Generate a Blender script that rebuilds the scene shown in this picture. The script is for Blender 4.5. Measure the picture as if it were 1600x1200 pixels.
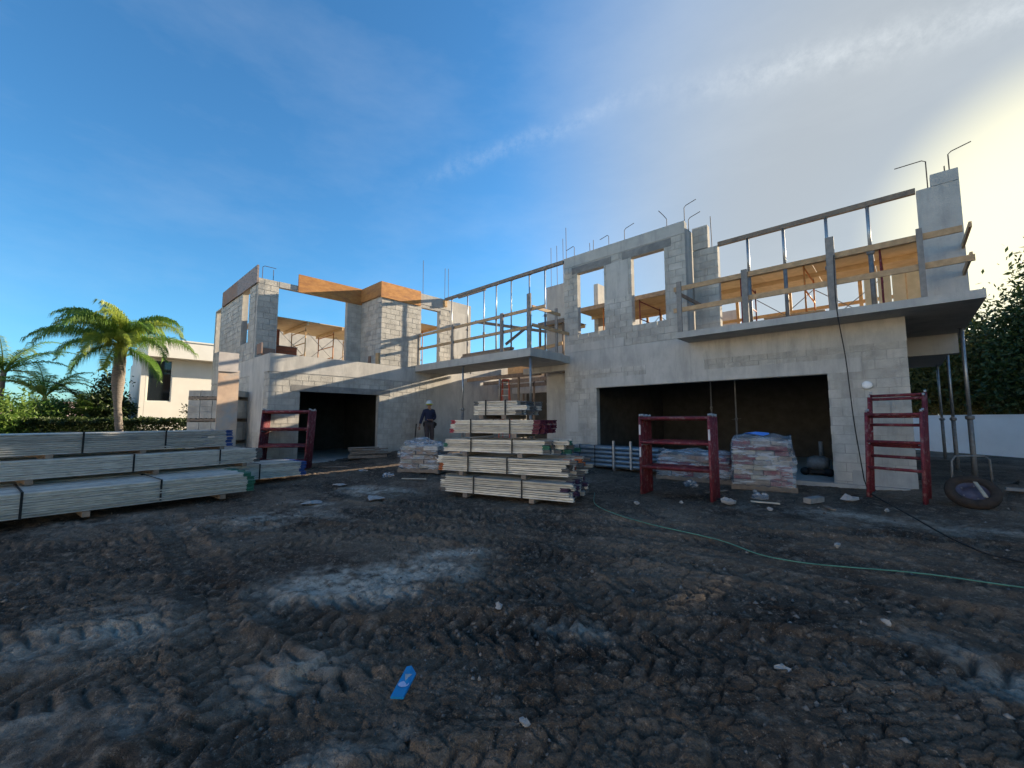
import bpy, math, random
import numpy as np
from mathutils import Vector, Matrix, Quaternion
random.seed(7); rng = np.random.default_rng(7)
for o in list(bpy.data.objects): bpy.data.objects.remove(o)
S = bpy.context.scene; COL = S.collection
R = math.radians
# ------------------------------------------------------------------ camera
YAW = R(43.25); PITCH = math.atan(56/650.0)
cam = bpy.data.cameras.new('camera'); cam.sensor_width = 36; cam.lens = 36*650/1600.0
cam.clip_start = .05; cam.clip_end = 2000
co = bpy.data.objects.new('camera', cam); COL.objects.link(co)
co.location = (0, 0, 1.6); co.rotation_euler = (math.pi/2+PITCH, 0, YAW); S.camera = co
# ------------------------------------------------------------------ sky, sun, exposure
SUN_AZ = R(12.4); SUN_EL = R(15.2)
sdir = Vector((math.sin(SUN_AZ)*math.cos(SUN_EL), math.cos(SUN_AZ)*math.cos(SUN_EL), math.sin(SUN_EL)))
S.view_settings.view_transform = 'Standard'; S.view_settings.look = 'None'
S.view_settings.exposure = 1.7; S.view_settings.gamma = 1.0
W = bpy.data.worlds.new('World'); S.world = W; W.use_nodes = True
wn = W.node_tree.nodes; wl = W.node_tree.links; wn.clear()
def wnode(t, **k):
    n = wn.new(t)
    for a, b in k.items(): setattr(n, a, b)
    return n
sky = wnode('ShaderNodeTexSky', sky_type='NISHITA', sun_disc=False, sun_elevation=SUN_EL, sun_rotation=SUN_AZ,
            altitude=0, air_density=1.1, dust_density=0.32, ozone_density=6.8)
tc = wnode('ShaderNodeTexCoord')
def wmath(op, a, b=None, c=None):
    n = wnode('ShaderNodeMath', operation=op)
    for i, v in enumerate((a, b, c)):
        if v is None: continue
        if isinstance(v, (int, float)): n.inputs[i].default_value = v
        else: wl.new(v, n.inputs[i])
    return n.outputs[0]
def wdot(v):
    n = wnode('ShaderNodeVectorMath', operation='DOT_PRODUCT'); wl.new(tc.outputs['Generated'], n.inputs[0])
    n.inputs[1].default_value = v; return n.outputs['Value']
def wnoise(scale, det, stretch=(1, 1, 1), rough=.6):
    m = wnode('ShaderNodeMapping'); m.inputs['Scale'].default_value = stretch
    wl.new(tc.outputs['Generated'], m.inputs[0])
    n = wnode('ShaderNodeTexNoise'); n.inputs['Scale'].default_value = scale; n.inputs['Detail'].default_value = det
    n.inputs['Roughness'].default_value = rough; wl.new(m.outputs[0], n.inputs['Vector']); return n.outputs['Fac']
def band(a, b, width, warp, wscale, along0, along1, fadelen):
    """a thin streak of high cloud along the great circle through the sky directions a and b"""
    a = Vector(a).normalized(); b = Vector(b).normalized(); n = a.cross(b).normalized(); t = n.cross(a).normalized()
    off = wmath('ADD', wdot(n), wmath('MULTIPLY', wmath('SUBTRACT', wnoise(wscale, 5), .5), warp))
    g = wmath('DIVIDE', off, width); g = wmath('POWER', 2.718, wmath('MULTIPLY', wmath('MULTIPLY', g, g), -1.0))
    s = wdot(t)
    u0 = wnode('ShaderNodeMapRange', interpolation_type='SMOOTHSTEP'); wl.new(s, u0.inputs[0])
    u0.inputs[1].default_value = along0; u0.inputs[2].default_value = along0+fadelen
    u1 = wnode('ShaderNodeMapRange', interpolation_type='SMOOTHSTEP'); wl.new(s, u1.inputs[0])
    u1.inputs[1].default_value = along1; u1.inputs[2].default_value = along1+fadelen
    u1.inputs[3].default_value = 1; u1.inputs[4].default_value = 0
    return wmath('MULTIPLY', g, wmath('MULTIPLY', u0.outputs[0], u1.outputs[0]))
fl = wnoise(34, 7, rough=.72)
c1 = wmath('MULTIPLY', band((-.446, .661, .603), (.141, .829, .542), .026, .03, 10, .10, 1.4, .28), wmath('MULTIPLY_ADD', fl, 1.8, -.55))
c2 = wmath('MULTIPLY', band((-.735, .465, .494), (-.378, .694, .613), .018, .05, 7, -.05, .38, .2), wmath('MULTIPLY_ADD', fl, .8, -.25))
veil = wmath('MULTIPLY', wmath('MAXIMUM', wmath('SUBTRACT', wnoise(1.5, 6, (1, 1.2, 3.4), .62), .45), 0), .75)
cl = wmath('MULTIPLY', wmath('MAXIMUM', wmath('ADD', wmath('ADD', c1, c2), veil), 0), .42)
# camera white balance of the sky, and the thin bright veil of high haze round the low sun
tint = wnode('ShaderNodeMix', data_type='RGBA', blend_type='MULTIPLY'); tint.inputs['Factor'].default_value = 1; wl.new(sky.outputs[0], tint.inputs['A']); tint.inputs['B'].default_value = (.74, .97, .90, 1)
sd = wdot(sdir)
def wramp(a, b, top):
    n = wnode('ShaderNodeMapRange', interpolation_type='SMOOTHSTEP'); wl.new(sd, n.inputs[0]); n.inputs[1].default_value = a; n.inputs[2].default_value = b; n.inputs[4].default_value = top; return n.outputs[0]
def wmix(f, a, b):
    n = wnode('ShaderNodeMix', data_type='RGBA'); wl.new(f, n.inputs['Factor']); wl.new(a, n.inputs['A']); n.inputs['B'].default_value = (*b, 1); return n.outputs['Result']
skyc = wmix(wramp(.962, .998, .92), wmix(wramp(.56, .94, .93), tint.outputs['Result'], (1.72, 1.84, 1.90)), (5.0, 4.7, 3.2))
mixc = wnode('ShaderNodeMix', data_type='RGBA', blend_type='MIX'); wl.new(cl, mixc.inputs['Factor'])
wl.new(skyc, mixc.inputs['A']); mixc.inputs['B'].default_value = (3.7, 3.9, 4.0, 1)
bg = wnode('ShaderNodeBackground'); bg.inputs['Strength'].default_value = .09
wl.new(mixc.outputs['Result'], bg.inputs['Color'])
wo = wnode('ShaderNodeOutputWorld'); wl.new(bg.outputs[0], wo.inputs[0])
sl = bpy.data.lights.new('sun', 'SUN'); sl.energy = 5.0; sl.angle = R(.55); sl.color = (1, .83, .60)
so = bpy.data.objects.new('sun', sl); COL.objects.link(so); so.location = sdir*60
so.rotation_euler = sdir.to_track_quat('Z', 'Y').to_euler()
# ------------------------------------------------------------------ helpers
WM = {}
def wm(o): return WM.get(o.name, Matrix.Identity(4))
def tag(o, label=None, cat=None, group=None, kind=None):
    if label: o['label'] = label
    if cat: o['category'] = cat
    if group: o['group'] = group
    if kind: o['kind'] = kind
    return o
def thing(name, label, cat, loc=(0, 0, 0), rz=0, group=None):
    o = bpy.data.objects.new(name, None); COL.objects.link(o); o.empty_display_size = .2
    o.location = loc; o.rotation_euler = (0, 0, rz)
    WM[o.name] = Matrix.Translation(Vector(loc)) @ Matrix.Rotation(rz, 4, 'Z')
    return tag(o, label, cat, group)
def link(name, me, parent=None, world=True):
    o = bpy.data.objects.new(name, me); COL.objects.link(o)
    if parent is not None:
        o.parent = parent
        if world:
            o.matrix_parent_inverse = wm(parent).inverted(); WM[o.name] = Matrix.Identity(4)
        else: WM[o.name] = wm(parent).copy()
    else: WM[o.name] = Matrix.Identity(4)
    return o
def dup(root, loc, rz=0, label=None, group=None):
    def cp(o, par):
        c = o.copy(); COL.objects.link(c); c.parent = par
        for ch in o.children: cp(ch, c)
        return c
    r = cp(root, None); r.location = loc; r.rotation_euler = (root.rotation_euler[0], root.rotation_euler[1], rz)
    if label: r['label'] = label
    if group: r['group'] = group
    return r
BF = ((0, 3, 2, 1), (4, 5, 6, 7), (0, 1, 5, 4), (1, 2, 6, 5), (2, 3, 7, 6), (3, 0, 4, 7))
class MB:
    def __init__(s): s.v = []; s.f = []; s.m = []; s.cm = 0
    def add(s, vs, fs):
        n = len(s.v); s.v += [tuple(q) for q in vs]
        for f in fs: s.f.append(tuple(i+n for i in f)); s.m.append(s.cm)
        return s
    def box(s, a, b, M=None):
        x0, y0, z0 = a; x1, y1, z1 = b
        vs = [(x0, y0, z0), (x1, y0, z0), (x1, y1, z0), (x0, y1, z0), (x0, y0, z1), (x1, y0, z1), (x1, y1, z1), (x0, y1, z1)]
        if M is not None: vs = [M @ Vector(q) for q in vs]
        return s.add(vs, BF)
    def bar(s, p, q, w, h, roll=0):
        """a board or bar from p to q, w wide (sideways) and h high"""
        p = Vector(p); q = Vector(q); d = (q-p); L = d.length; d.normalize()
        up = Vector((0, 0, 1)) if abs(d.z) < .95 else Vector((0, 1, 0))
        sd = d.cross(up).normalized(); u2 = sd.cross(d)
        if roll:
            qn = Quaternion(d, roll); sd = qn @ sd; u2 = qn @ u2
        vs = []
        for e in (p, q):
            for a, b in ((-1, -1), (1, -1), (1, 1), (-1, 1)): vs.append(e+sd*(a*w/2)+u2*(b*h/2))
        return s.add(vs, ((0, 1, 2, 3), (7, 6, 5, 4), (0, 4, 5, 1), (1, 5, 6, 2), (2, 6, 7, 3), (3, 7, 4, 0)))
    def tube(s, pts, r, n=8, cap=True):
        pts = [Vector(q) for q in pts]; rs = r if isinstance(r, (list, tuple)) else [r]*len(pts)
        k0 = len(s.v); ref = None
        for i, q in enumerate(pts):
            d = (pts[min(i+1, len(pts)-1)]-pts[max(i-1, 0)]).normalized()
            if ref is None: ref = d.orthogonal().normalized()
            a = (ref-d*ref.dot(d)); a = a.normalized() if a.length > 1e-5 else d.orthogonal().normalized(); ref = a
            b = d.cross(a)
            for j in range(n):
                t = 2*math.pi*j/n; s.v.append(tuple(q+(a*math.cos(t)+b*math.sin(t))*rs[i]))
        for i in range(len(pts)-1):
            for j in range(n):
                j2 = (j+1) % n; s.f.append((k0+i*n+j, k0+i*n+j2, k0+(i+1)*n+j2, k0+(i+1)*n+j)); s.m.append(s.cm)
        if cap:
            s.f.append(tuple(k0+j for j in reversed(range(n)))); s.m.append(s.cm)
            e = k0+(len(pts)-1)*n; s.f.append(tuple(e+j for j in range(n))); s.m.append(s.cm)
        return s
    def prism(s, prof, p, q, sd, up):
        """extrude a 2D profile (list of (a, b)) from p to q"""
        p = Vector(p); q = Vector(q); sd = Vector(sd); up = Vector(up); n = len(prof)
        vs = [e+sd*a+up*b for e in (p, q) for a, b in prof]
        fs = [tuple(range(n)), tuple(reversed(range(n, 2*n)))]+[(i, i+n, (i+1) % n+n, (i+1) % n) for i in range(n)]
        return s.add(vs, fs)
    def mesh(s, name, mats, smooth=False):
        me = bpy.data.meshes.new(name); me.from_pydata(s.v, [], s.f)
        for m in (mats if isinstance(mats, (list, tuple)) else [mats]): me.materials.append(m)
        if any(s.m): me.polygons.foreach_set('material_index', s.m)
        if smooth: me.polygons.foreach_set('use_smooth', [True]*len(s.f))
        me.update(); return me
    def build(s, name, mats, parent=None, world=True, smooth=False):
        return link(name, s.mesh(name, mats, smooth), parent, world)
def npmesh(name, v, f, mat, smooth=False):
    v = np.asarray(v, np.float32); f = np.asarray(f, np.int32); k = f.shape[1]
    me = bpy.data.meshes.new(name); me.vertices.add(len(v)); me.vertices.foreach_set('co', v.ravel())
    me.loops.add(f.size); me.loops.foreach_set('vertex_index', f.ravel())
    me.polygons.add(len(f)); me.polygons.foreach_set('loop_start', np.arange(0, f.size, k, dtype=np.int32))
    me.polygons.foreach_set('loop_total', np.full(len(f), k, np.int32))
    if smooth: me.polygons.foreach_set('use_smooth', np.ones(len(f), bool))
    me.materials.append(mat); me.update(calc_edges=True); return me
# ------------------------------------------------------------------ materials
def M_(name): 
    m = bpy.data.materials.new(name); m.use_nodes = True; nt = m.node_tree
    return m, nt, nt.nodes['Principled BSDF']
def pm(name, c1, c2=None, scale=6.0, rough=.8, bump=.0, bscale=None, metal=0, rnd=0, stain=None, stain_scale=.8, stretch=(1, 1, 1),
       obj=False, island=0, spec=.35, trans=0, stain_lo=.48, stain_hi=.68, det=6, streak=None):
    m, nt, P = M_(name); N = nt.nodes; L = nt.links
    c2 = c2 or tuple(x*.75 for x in c1)
    if obj: src = N.new('ShaderNodeTexCoord').outputs['Object']
    else: src = N.new('ShaderNodeNewGeometry').outputs['Position']
    if obj:
        oi = N.new('ShaderNodeObjectInfo'); ad = N.new('ShaderNodeVectorMath'); ad.operation = 'ADD'
        sc_ = N.new('ShaderNodeVectorMath'); sc_.operation = 'SCALE'; sc_.inputs[3].default_value = 37
        cx = N.new('ShaderNodeCombineXYZ'); L.new(oi.outputs['Random'], cx.inputs[0]); L.new(oi.outputs['Random'], cx.inputs[2])
        L.new(cx.outputs[0], sc_.inputs[0]); L.new(src, ad.inputs[0]); L.new(sc_.outputs[0], ad.inputs[1]); src = ad.outputs[0]
    mp = N.new('ShaderNodeMapping'); mp.inputs['Scale'].default_value = stretch; L.new(src, mp.inputs[0])
    def noise(sc, det=6, rg=.6):
        n = N.new('ShaderNodeTexNoise'); n.inputs['Scale'].default_value = sc; n.inputs['Detail'].default_value = det
        n.inputs['Roughness'].default_value = rg; L.new(mp.outputs[0], n.inputs['Vector']); return n.outputs['Fac']
    rp = N.new('ShaderNodeMapRange'); rp.inputs[1].default_value = .32; rp.inputs[2].default_value = .68; L.new(noise(scale, det), rp.inputs[0])
    mx = N.new('ShaderNodeMix'); mx.data_type = 'RGBA'; L.new(rp.outputs[0], mx.inputs['Factor'])
    mx.inputs['A'].default_value = (*c1, 1); mx.inputs['B'].default_value = (*c2, 1); out = mx.outputs['Result']
    if stain:
        sr = N.new('ShaderNodeMapRange'); sr.inputs[1].default_value = stain_lo; sr.inputs[2].default_value = stain_hi; L.new(noise(stain_scale, 7, .65), sr.inputs[0])
        m2 = N.new('ShaderNodeMix'); m2.data_type = 'RGBA'; L.new(sr.outputs[0], m2.inputs['Factor']); L.new(out, m2.inputs['A'])
        m2.inputs['B'].default_value = (*stain, 1); out = m2.outputs['Result']
    if streak:   # long drips and damp runs down the face
        mp2 = N.new('ShaderNodeMapping'); mp2.inputs['Scale'].default_value = (1, 1, .16); L.new(src, mp2.inputs[0]); n2 = N.new('ShaderNodeTexNoise'); n2.inputs['Scale'].default_value = 3.2; n2.inputs['Detail'].default_value = 9; n2.inputs['Roughness'].default_value = .72; L.new(mp2.outputs[0], n2.inputs['Vector'])
        s2 = N.new('ShaderNodeMapRange'); s2.inputs[1].default_value = .50; s2.inputs[2].default_value = .72; s2.inputs[4].default_value = .85; L.new(n2.outputs['Fac'], s2.inputs[0]); m3 = N.new('ShaderNodeMix'); m3.data_type = 'RGBA'; L.new(s2.outputs[0], m3.inputs['Factor']); L.new(out, m3.inputs['A']); m3.inputs['B'].default_value = (*streak, 1); out = m3.outputs['Result']
    if rnd or island:
        h = N.new('ShaderNodeHueSaturation'); L.new(out, h.inputs['Color']); ma = N.new('ShaderNodeMath'); ma.operation = 'MULTIPLY_ADD'
        a2 = N.new('ShaderNodeMath'); a2.operation = 'ADD'
        L.new(N.new('ShaderNodeObjectInfo').outputs['Random'], a2.inputs[0])
        L.new(N.new('ShaderNodeNewGeometry').outputs['Random Per Island'], a2.inputs[1])
        fr = N.new('ShaderNodeMath'); fr.operation = 'FRACT'; L.new(a2.outputs[0], fr.inputs[0]); L.new(fr.outputs[0], ma.inputs[0])
        ma.inputs[1].default_value = rnd or island; ma.inputs[2].default_value = 1-(rnd or island)/2; L.new(ma.outputs[0], h.inputs['Value']); out = h.outputs[0]
    L.new(out, P.inputs['Base Color']); P.inputs['Roughness'].default_value = rough; P.inputs['Metallic'].default_value = metal
    P.inputs['Specular IOR Level'].default_value = spec
    if trans: P.inputs['Transmission Weight'].default_value = trans
    if bump:
        b = N.new('ShaderNodeBump'); b.inputs['Strength'].default_value = bump; b.inputs['Distance'].default_value = .02
        L.new(noise(bscale or scale*4, 8, .7), b.inputs['Height']); L.new(b.outputs[0], P.inputs['Normal'])
    return m
def leafmat(name, c1, c2, tr=.35, rough=.5):
    m, nt, P = M_(name); N = nt.nodes; L = nt.links
    g = N.new('ShaderNodeNewGeometry'); mx = N.new('ShaderNodeMix'); mx.data_type = 'RGBA'
    L.new(g.outputs['Random Per Island'], mx.inputs['Factor']); mx.inputs['A'].default_value = (*c1, 1); mx.inputs['B'].default_value = (*c2, 1)
    L.new(mx.outputs['Result'], P.inputs['Base Color']); P.inputs['Roughness'].default_value = rough; P.inputs['Specular IOR Level'].default_value = .3
    t = N.new('ShaderNodeBsdfTranslucent'); L.new(mx.outputs['Result'], t.inputs[0]); ms = N.new('ShaderNodeMixShader'); ms.inputs[0].default_value = tr
    L.new(P.outputs[0], ms.inputs[1]); L.new(t.outputs[0], ms.inputs[2]); L.new(ms.outputs[0], N['Material Output'].inputs[0]); return m
BLOCK = pm('concrete_block', (.48, .455, .41), (.33, .315, .285), 2.8, .93, .7, 45, stain=(.56, .54, .50), stain_scale=1.3, island=.18, streak=(.27, .26, .24), stain_lo=.5, stain_hi=.8)
MORTAR = pm('mortar', (.31, .30, .28), (.40, .385, .36), 5, .95, .4, 70)
CONC = pm('cast_concrete', (.45, .435, .405), (.35, .34, .32), 2.2, .9, .35, 40, stain=(.32, .32, .31), stain_scale=.9, streak=(.27, .265, .255), stain_lo=.52, stain_hi=.75)
CONCD = pm('dark_concrete', (.25, .245, .235), (.15, .148, .145), 3.5, .9, .35, 40)  # darker grey concrete, used for the lintels
PLASTER = pm('smooth_mortar', (.50, .48, .445), (.40, .385, .36), 2.2, .92, .3, 45, stain=(.31, .30, .285), stain_scale=2.6, streak=(.29, .28, .265), stretch=(1, 1, .5), stain_lo=.5, stain_hi=.8)
WOOD = pm('lumber', (.54, .36, .19), (.40, .25, .12), 9, .8, .3, 60, rnd=.3, obj=True, stretch=(1, 1, 1))
WOODG = pm('weathered_lumber', (.26, .20, .15), (.16, .125, .10), 9, .85, .4, 50, rnd=.35, obj=True)
WOODGREY = pm('grey_post_lumber', (.27, .25, .23), (.18, .17, .16), 9, .85, .4, 50, rnd=.25, obj=True)
PLY = pm('form_plywood', (.50, .24, .075), (.37, .16, .045), 5, .75, .2, 40, stain=(.30, .13, .05), stain_scale=2.2, stretch=(1, 1, 2.5), rnd=.2)
PLYD = pm('deck_plywood', (.62, .46, .27), (.50, .36, .20), 4, .8, .2, 40, rnd=.25)
PLYB = pm('brown_plywood', (.27, .16, .11), (.20, .13, .10), 5, .8, .2, 40, stain=(.22, .19, .18), stain_scale=1.7)
STEEL = pm('galvanised_steel', (.42, .43, .44), (.30, .31, .32), 12, .45, .1, 60, metal=.75, rnd=.2, obj=True)
STEELD = pm('grey_painted_steel', (.22, .22, .22), (.14, .13, .12), 12, .6, .2, 60, metal=.3, obj=True)
REBAR = pm('rusty_rebar', (.10, .07, .055), (.06, .045, .04), 30, .8)
ALU = pm('worn_aluminium', (.60, .58, .53), (.42, .41, .38), 4, .5, .15, 60, metal=.3, stain=(.20, .195, .185), stain_scale=6, rnd=.5, obj=True, stretch=(1, 1, 4), stain_lo=.5, stain_hi=.8)
RED = pm('red_scaffold_paint', (.17, .024, .036), (.10, .017, .025), 14, .75, .3, 60, stain=(.27, .16, .15), stain_scale=8, rnd=.4, obj=True, stain_lo=.52, stain_hi=.72)
ORANGE = pm('orange_scaffold_paint', (.55, .20, .04), (.40, .13, .04), 14, .6, .2, 60, obj=True, rnd=.3)
BLACK = pm('black_band', (.012, .012, .013), None, 10, .6)
WHITEP = pm('white_render_paint', (.78, .75, .68), (.72, .69, .62), 1.5, .85, .1, 40)
WHITEW = pm('white_wall_paint', (.82, .82, .82), (.74, .74, .74), .9, .85, .15, 40, stain=(.60, .60, .60), stain_scale=1.2, stain_lo=.6, stain_hi=.85)
GLASS = pm('dark_window_glass', (.012, .016, .018), None, 3, .05, spec=.8)
BARK = pm('palm_bark', (.19, .165, .145), (.10, .085, .075), 7, .9, .8, 22, stretch=(1, 1, 4))
PAINT = {k: pm(k+'_end_paint', c, tuple(x*.6 for x in c), 18, .6, .1, 60) for k, c in dict(
    blue=(.03, .08, .28), green=(.03, .16, .11), purple=(.06, .03, .08), red=(.34, .035, .06), orange=(.48, .13, .04), maroon=(.13, .02, .045), grey=(.12, .125, .13)).items()}
# ------------------------------------------------------------------ the ground
def vnoise(x, y, seed):
    g = np.random.default_rng(seed).random((256, 256)).astype(np.float32)
    xi = np.floor(x).astype(int); yi = np.floor(y).astype(int); fx = x-xi; fy = y-yi
    fx = fx*fx*(3-2*fx); fy = fy*fy*(3-2*fy); a = xi & 255; b = (xi+1) & 255; c = yi & 255; d = (yi+1) & 255
    return (g[a, c]*(1-fx)+g[b, c]*fx)*(1-fy)+(g[a, d]*(1-fx)+g[b, d]*fx)*fy-.5
def sst(a, b, x):
    t = np.clip((x-a)/(b-a), 0, 1); return t*t*(3-2*t)
def bump2(x, y, cx, cy, rx, ry, h, ang=0):
    c, s = math.cos(ang), math.sin(ang); dx = x-cx; dy = y-cy
    return h*np.exp(-(((dx*c+dy*s)/rx)**2+((-dx*s+dy*c)/ry)**2))
def base_z(x, y):
    x = np.asarray(x, float); y = np.asarray(y, float)
    z = .12*sst(2, 9, y+.25*np.abs(x))
    z = z+bump2(x, y, -13.2, 9.8, 2.6, 3.0, .42)+bump2(x, y, 2.9, 12.6, 2.2, 1.5, .34)+bump2(x, y, 1.0, 12.4, 1.0, .8, .12)
    return z
def gz(x, y): return float(base_z(x, y))
TRACKS = [  # wheel-track centre lines on the plot, metres
    ([(-8.5, -3.0), (-6.6, -.2), (-5.6, 2.0), (-5.2, 4.6), (-3.6, 6.2), (0.5, 7.6), (4, 8.2)], .42, .036),
    ([(-9.5, -2.0), (-7.6, .6), (-6.8, 2.6), (-5.9, 4.0), (-3.4, 5.1), (0.8, 6.2), (5, 6.6)], .42, .036),
    ([(-5.0, -2.5), (-3.6, .3), (-2.9, 1.9), (-1.2, 3.3), (1.6, 4.4), (5, 5.2)], .46, .045),
    ([(-6.6, -3.2), (-4.7, -.3), (-3.8, 1.5), (-2.2, 3.6), (1.0, 5.3), (5, 6.0)], .42, .034),
    ([(-2.6, -1.0), (-1.6, 1.2), (-.5, 2.4), (1.4, 3.2), (4, 3.8)], .46, .045),
    ([(-6.9, 3.4), (-5.0, 3.7), (-3.0, 3.9), (-1.9, 3.1), (-.8, 1.7), (0.4, 0.0)], .42, .034),
    ([(-4.9, 5.0), (-3.6, 3.6), (-3.0, 2.2), (-2.7, .8), (-2.6, -.6)], .40, .032),
    ([(-11, 4.2), (-8.2, 4.0), (-6.0, 4.6), (-3.5, 5.6), (-.5, 6.8), (3, 7.2)], .42, .036), ([(-10, .2), (-7.6, 1.6), (-5.4, 3.2), (-3.2, 4.4), (-.6, 5.0), (3, 5.2)], .42, .036), ([(-7.6, -1.5), (-5.6, .4), (-4.4, 1.2), (-2.6, 1.8), (-.6, 3.6), (1.5, 6)], .42, .034),
    ([(-9.0, 1.2), (-6.0, 1.1), (-3.4, .8), (-1.2, .9), (.8, 1.6), (3, 3.0)], .42, .03),
]
def spline(P, n=10):
    P = [np.array(p, float) for p in P]; P = [2*P[0]-P[1]]+P+[2*P[-1]-P[-2]]; out = []
    for i in range(1, len(P)-2):
        for k in range(n):
            t = k/n; a, b, c, d = P[i-1:i+3]
            out.append(.5*((2*b)+(c-a)*t+(2*a-5*b+4*c-d)*t*t+(3*b-a-3*c+d)*t**3))
    out.append(P[-2]); return np.array(out)
def tracks_z(x, y):
    z = np.zeros_like(x); wear = np.zeros_like(x)
    wx = x+.10*vnoise(x*1.7, y*1.7, 41)+.05*vnoise(x*5, y*5, 42); wy = y+.10*vnoise(x*1.7+9, y*1.7, 43)+.05*vnoise(x*5, y*5, 44)
    for k, (P, w, dep) in enumerate(TRACKS):
        C = spline(P, 6); best = np.full(x.shape, 9.); bt = np.zeros_like(x); bs = np.zeros_like(x); s0 = 0
        for a, b in zip(C[:-1], C[1:]):
            d = b-a; L = np.hypot(*d); d = d/L
            px_ = wx-a[0]; py_ = wy-a[1]; s = np.clip(px_*d[0]+py_*d[1], 0, L); t = -px_*d[1]+py_*d[0]
            dd = np.hypot(px_-s*d[0], py_-s*d[1]); m = dd < best
            best[m] = dd[m]; bt[m] = t[m]; bs[m] = (s+s0)[m]; s0 += L
        inn = 1-sst(w*.42, w*.58, best); rim = np.exp(-((best-w*.62)/.07)**2)
        ph = bs/.16+np.abs(bt)*3.4*(1 if k % 2 else -1)+.5*(bt > 0)
        fr = ph-np.floor(ph); gr = np.exp(-((fr-.5)/.13)**2)+.35*np.exp(-(bt/.018)**2); lug = .45*(fr-.5)*np.sign(fr-.5+1e-6)-gr
        fade = .35+1.1*np.clip(vnoise(x*.9+k*7, y*.9, 60+k)+.45, 0, 1)
        z = z*(1-.7*inn*fade)+fade*(inn*(-dep*.25+lug*dep*1.25)+rim*dep*.75); wear = np.maximum(wear, inn*fade)
    return z, wear
def build_ground():
    aw = math.pi/2+YAW; half = R(58)
    ang = np.concatenate([np.linspace(aw-half, aw+half, 940, endpoint=False), np.linspace(aw+half, aw-half+2*math.pi, 70, endpoint=False)])
    rad = [.35]
    while rad[-1] < 900:
        q = rad[-1]; rad.append(q*(1.0042 if 1.2 < q < 9 else 1.010 if 1 < q < 16 else 1.06))
    rad = np.array(rad); A, Rr = np.meshgrid(ang, rad); x = (Rr*np.cos(A)).astype(float); y = (Rr*np.sin(A)).astype(float)
    near = 1-sst(11, 24, Rr)
    n = np.zeros_like(x)
    for i, (f, a) in enumerate(((.55, .07), (1.3, .03), (3.1, .014), (6.5, .012), (14, .011), (31, .008), (60, .005))):
        n += a*vnoise(x*f+3.3*i, y*f+1.7*i, 10+i)
    tz, wear = tracks_z(x, y); wear = np.clip(wear, 0, 1)
    # broken crust: plates of soil with sunk edges between them
    wx = x+.12*vnoise(x*3, y*3, 51)+.04*vnoise(x*9, y*9, 53); wy = y+.12*vnoise(x*3+5, y*3, 52)+.04*vnoise(x*9, y*9, 54); rc = np.random.default_rng(55).random((64, 64, 2)); cr = np.zeros_like(x)
    for cell, wgt in ((.26, 1.0), (.11, .45)):
        ux = (wx*.8+wy*.6)/cell; uy = (-wx*.6+wy*.8)/(cell*.62); ix = np.floor(ux).astype(int); iy = np.floor(uy).astype(int); f1 = np.full(x.shape, 9.); f2 = np.full(x.shape, 9.)
        for dx in (-1, 0, 1):
            for dy in (-1, 0, 1):
                q = rc[(ix+dx) & 63, (iy+dy) & 63]; dd = np.hypot(ix+dx+q[..., 0]-ux, iy+dy+q[..., 1]-uy); m_ = dd < f1; f2 = np.where(m_, f1, np.minimum(f2, dd)); f1 = np.where(m_, dd, f1)
        cr += wgt*(1-sst(.0, .22, f2-f1))*np.clip(1.6*(vnoise(x*.8+7, y*.8, 57)+.28), 0, 1)
    n = n-.012*cr
    # overlapping tyre prints: rows of lozenge shaped plates with narrow sunk edges
    ca, sa = math.cos(YAW+.15), math.sin(YAW+.15); steps = np.zeros_like(x); rj = np.random.default_rng(88).random((128, 128, 3))
    bx_ = x+.05*vnoise(x*4, y*4, 95)+.02*vnoise(x*14, y*14, 97); by_ = y+.05*vnoise(x*4+3, y*4, 96)+.02*vnoise(x*14+3, y*14, 98)
    for cs, ct, dep, sd_, bend in ((.19, .085, .028, 84, .5), (.28, .12, .031, 86, -.4)):
        s_ = (bx_*ca+by_*sa+.12*vnoise(x*.8, y*.8, sd_+5))/cs; t_ = (-bx_*sa+by_*ca+bend*vnoise(x*.4, y*.4, sd_+7)+.08*s_*cs)/ct
        iy = np.floor(t_).astype(int); f1 = np.full(x.shape, 9.); f2 = np.full(x.shape, 9.); hh = np.zeros_like(x)
        for dy in (-1, 0, 1):
            so2 = s_+.5*((iy+dy) % 2); ix = np.floor(so2).astype(int)
            for dx in (-1, 0, 1):
                q = rj[(ix+dx) & 127, (iy+dy) & 127]; dd = np.hypot(ix+dx+.5+.62*(q[..., 0]-.5)-so2, iy+dy+.5+.62*(q[..., 1]-.5)-t_); m_ = dd < f1
                f2 = np.where(m_, f1, np.minimum(f2, dd)); hh = np.where(m_, q[..., 2], hh); f1 = np.where(m_, dd, f1)
        edge = 1-sst(.0, .16, f2-f1); ft = t_-iy
        mk = np.clip(3.0*(vnoise(x*.55+sd_, y*.55, sd_)+vnoise(x*1.8, y*1.8, sd_+1)*.8+.06), 0, 1)*(1-.8*wear)
        steps = np.where(mk > .02, steps*(1-.6*mk), steps)+dep*mk*(-edge+.35*hh-.35*(ft-.5))
    n = n+steps
    clod = np.maximum(vnoise(x*9, y*9, 31)-.08, 0)*.16*np.clip(vnoise(x*.8, y*.8, 32)+.35, 0, 1)
    z = base_z(x, y)+near*(n+clod*.6+tz*.95)-.02
    # inside and under the house the soil is flat and lower than the slabs
    z = np.where((x > -23) & (x < 1.5) & (y > 12.3), np.minimum(z, .08), z)
    z = np.where(Rr > 40, -.05, z)
    nr, na = x.shape; idx = np.arange(nr*na).reshape(nr, na)
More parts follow.
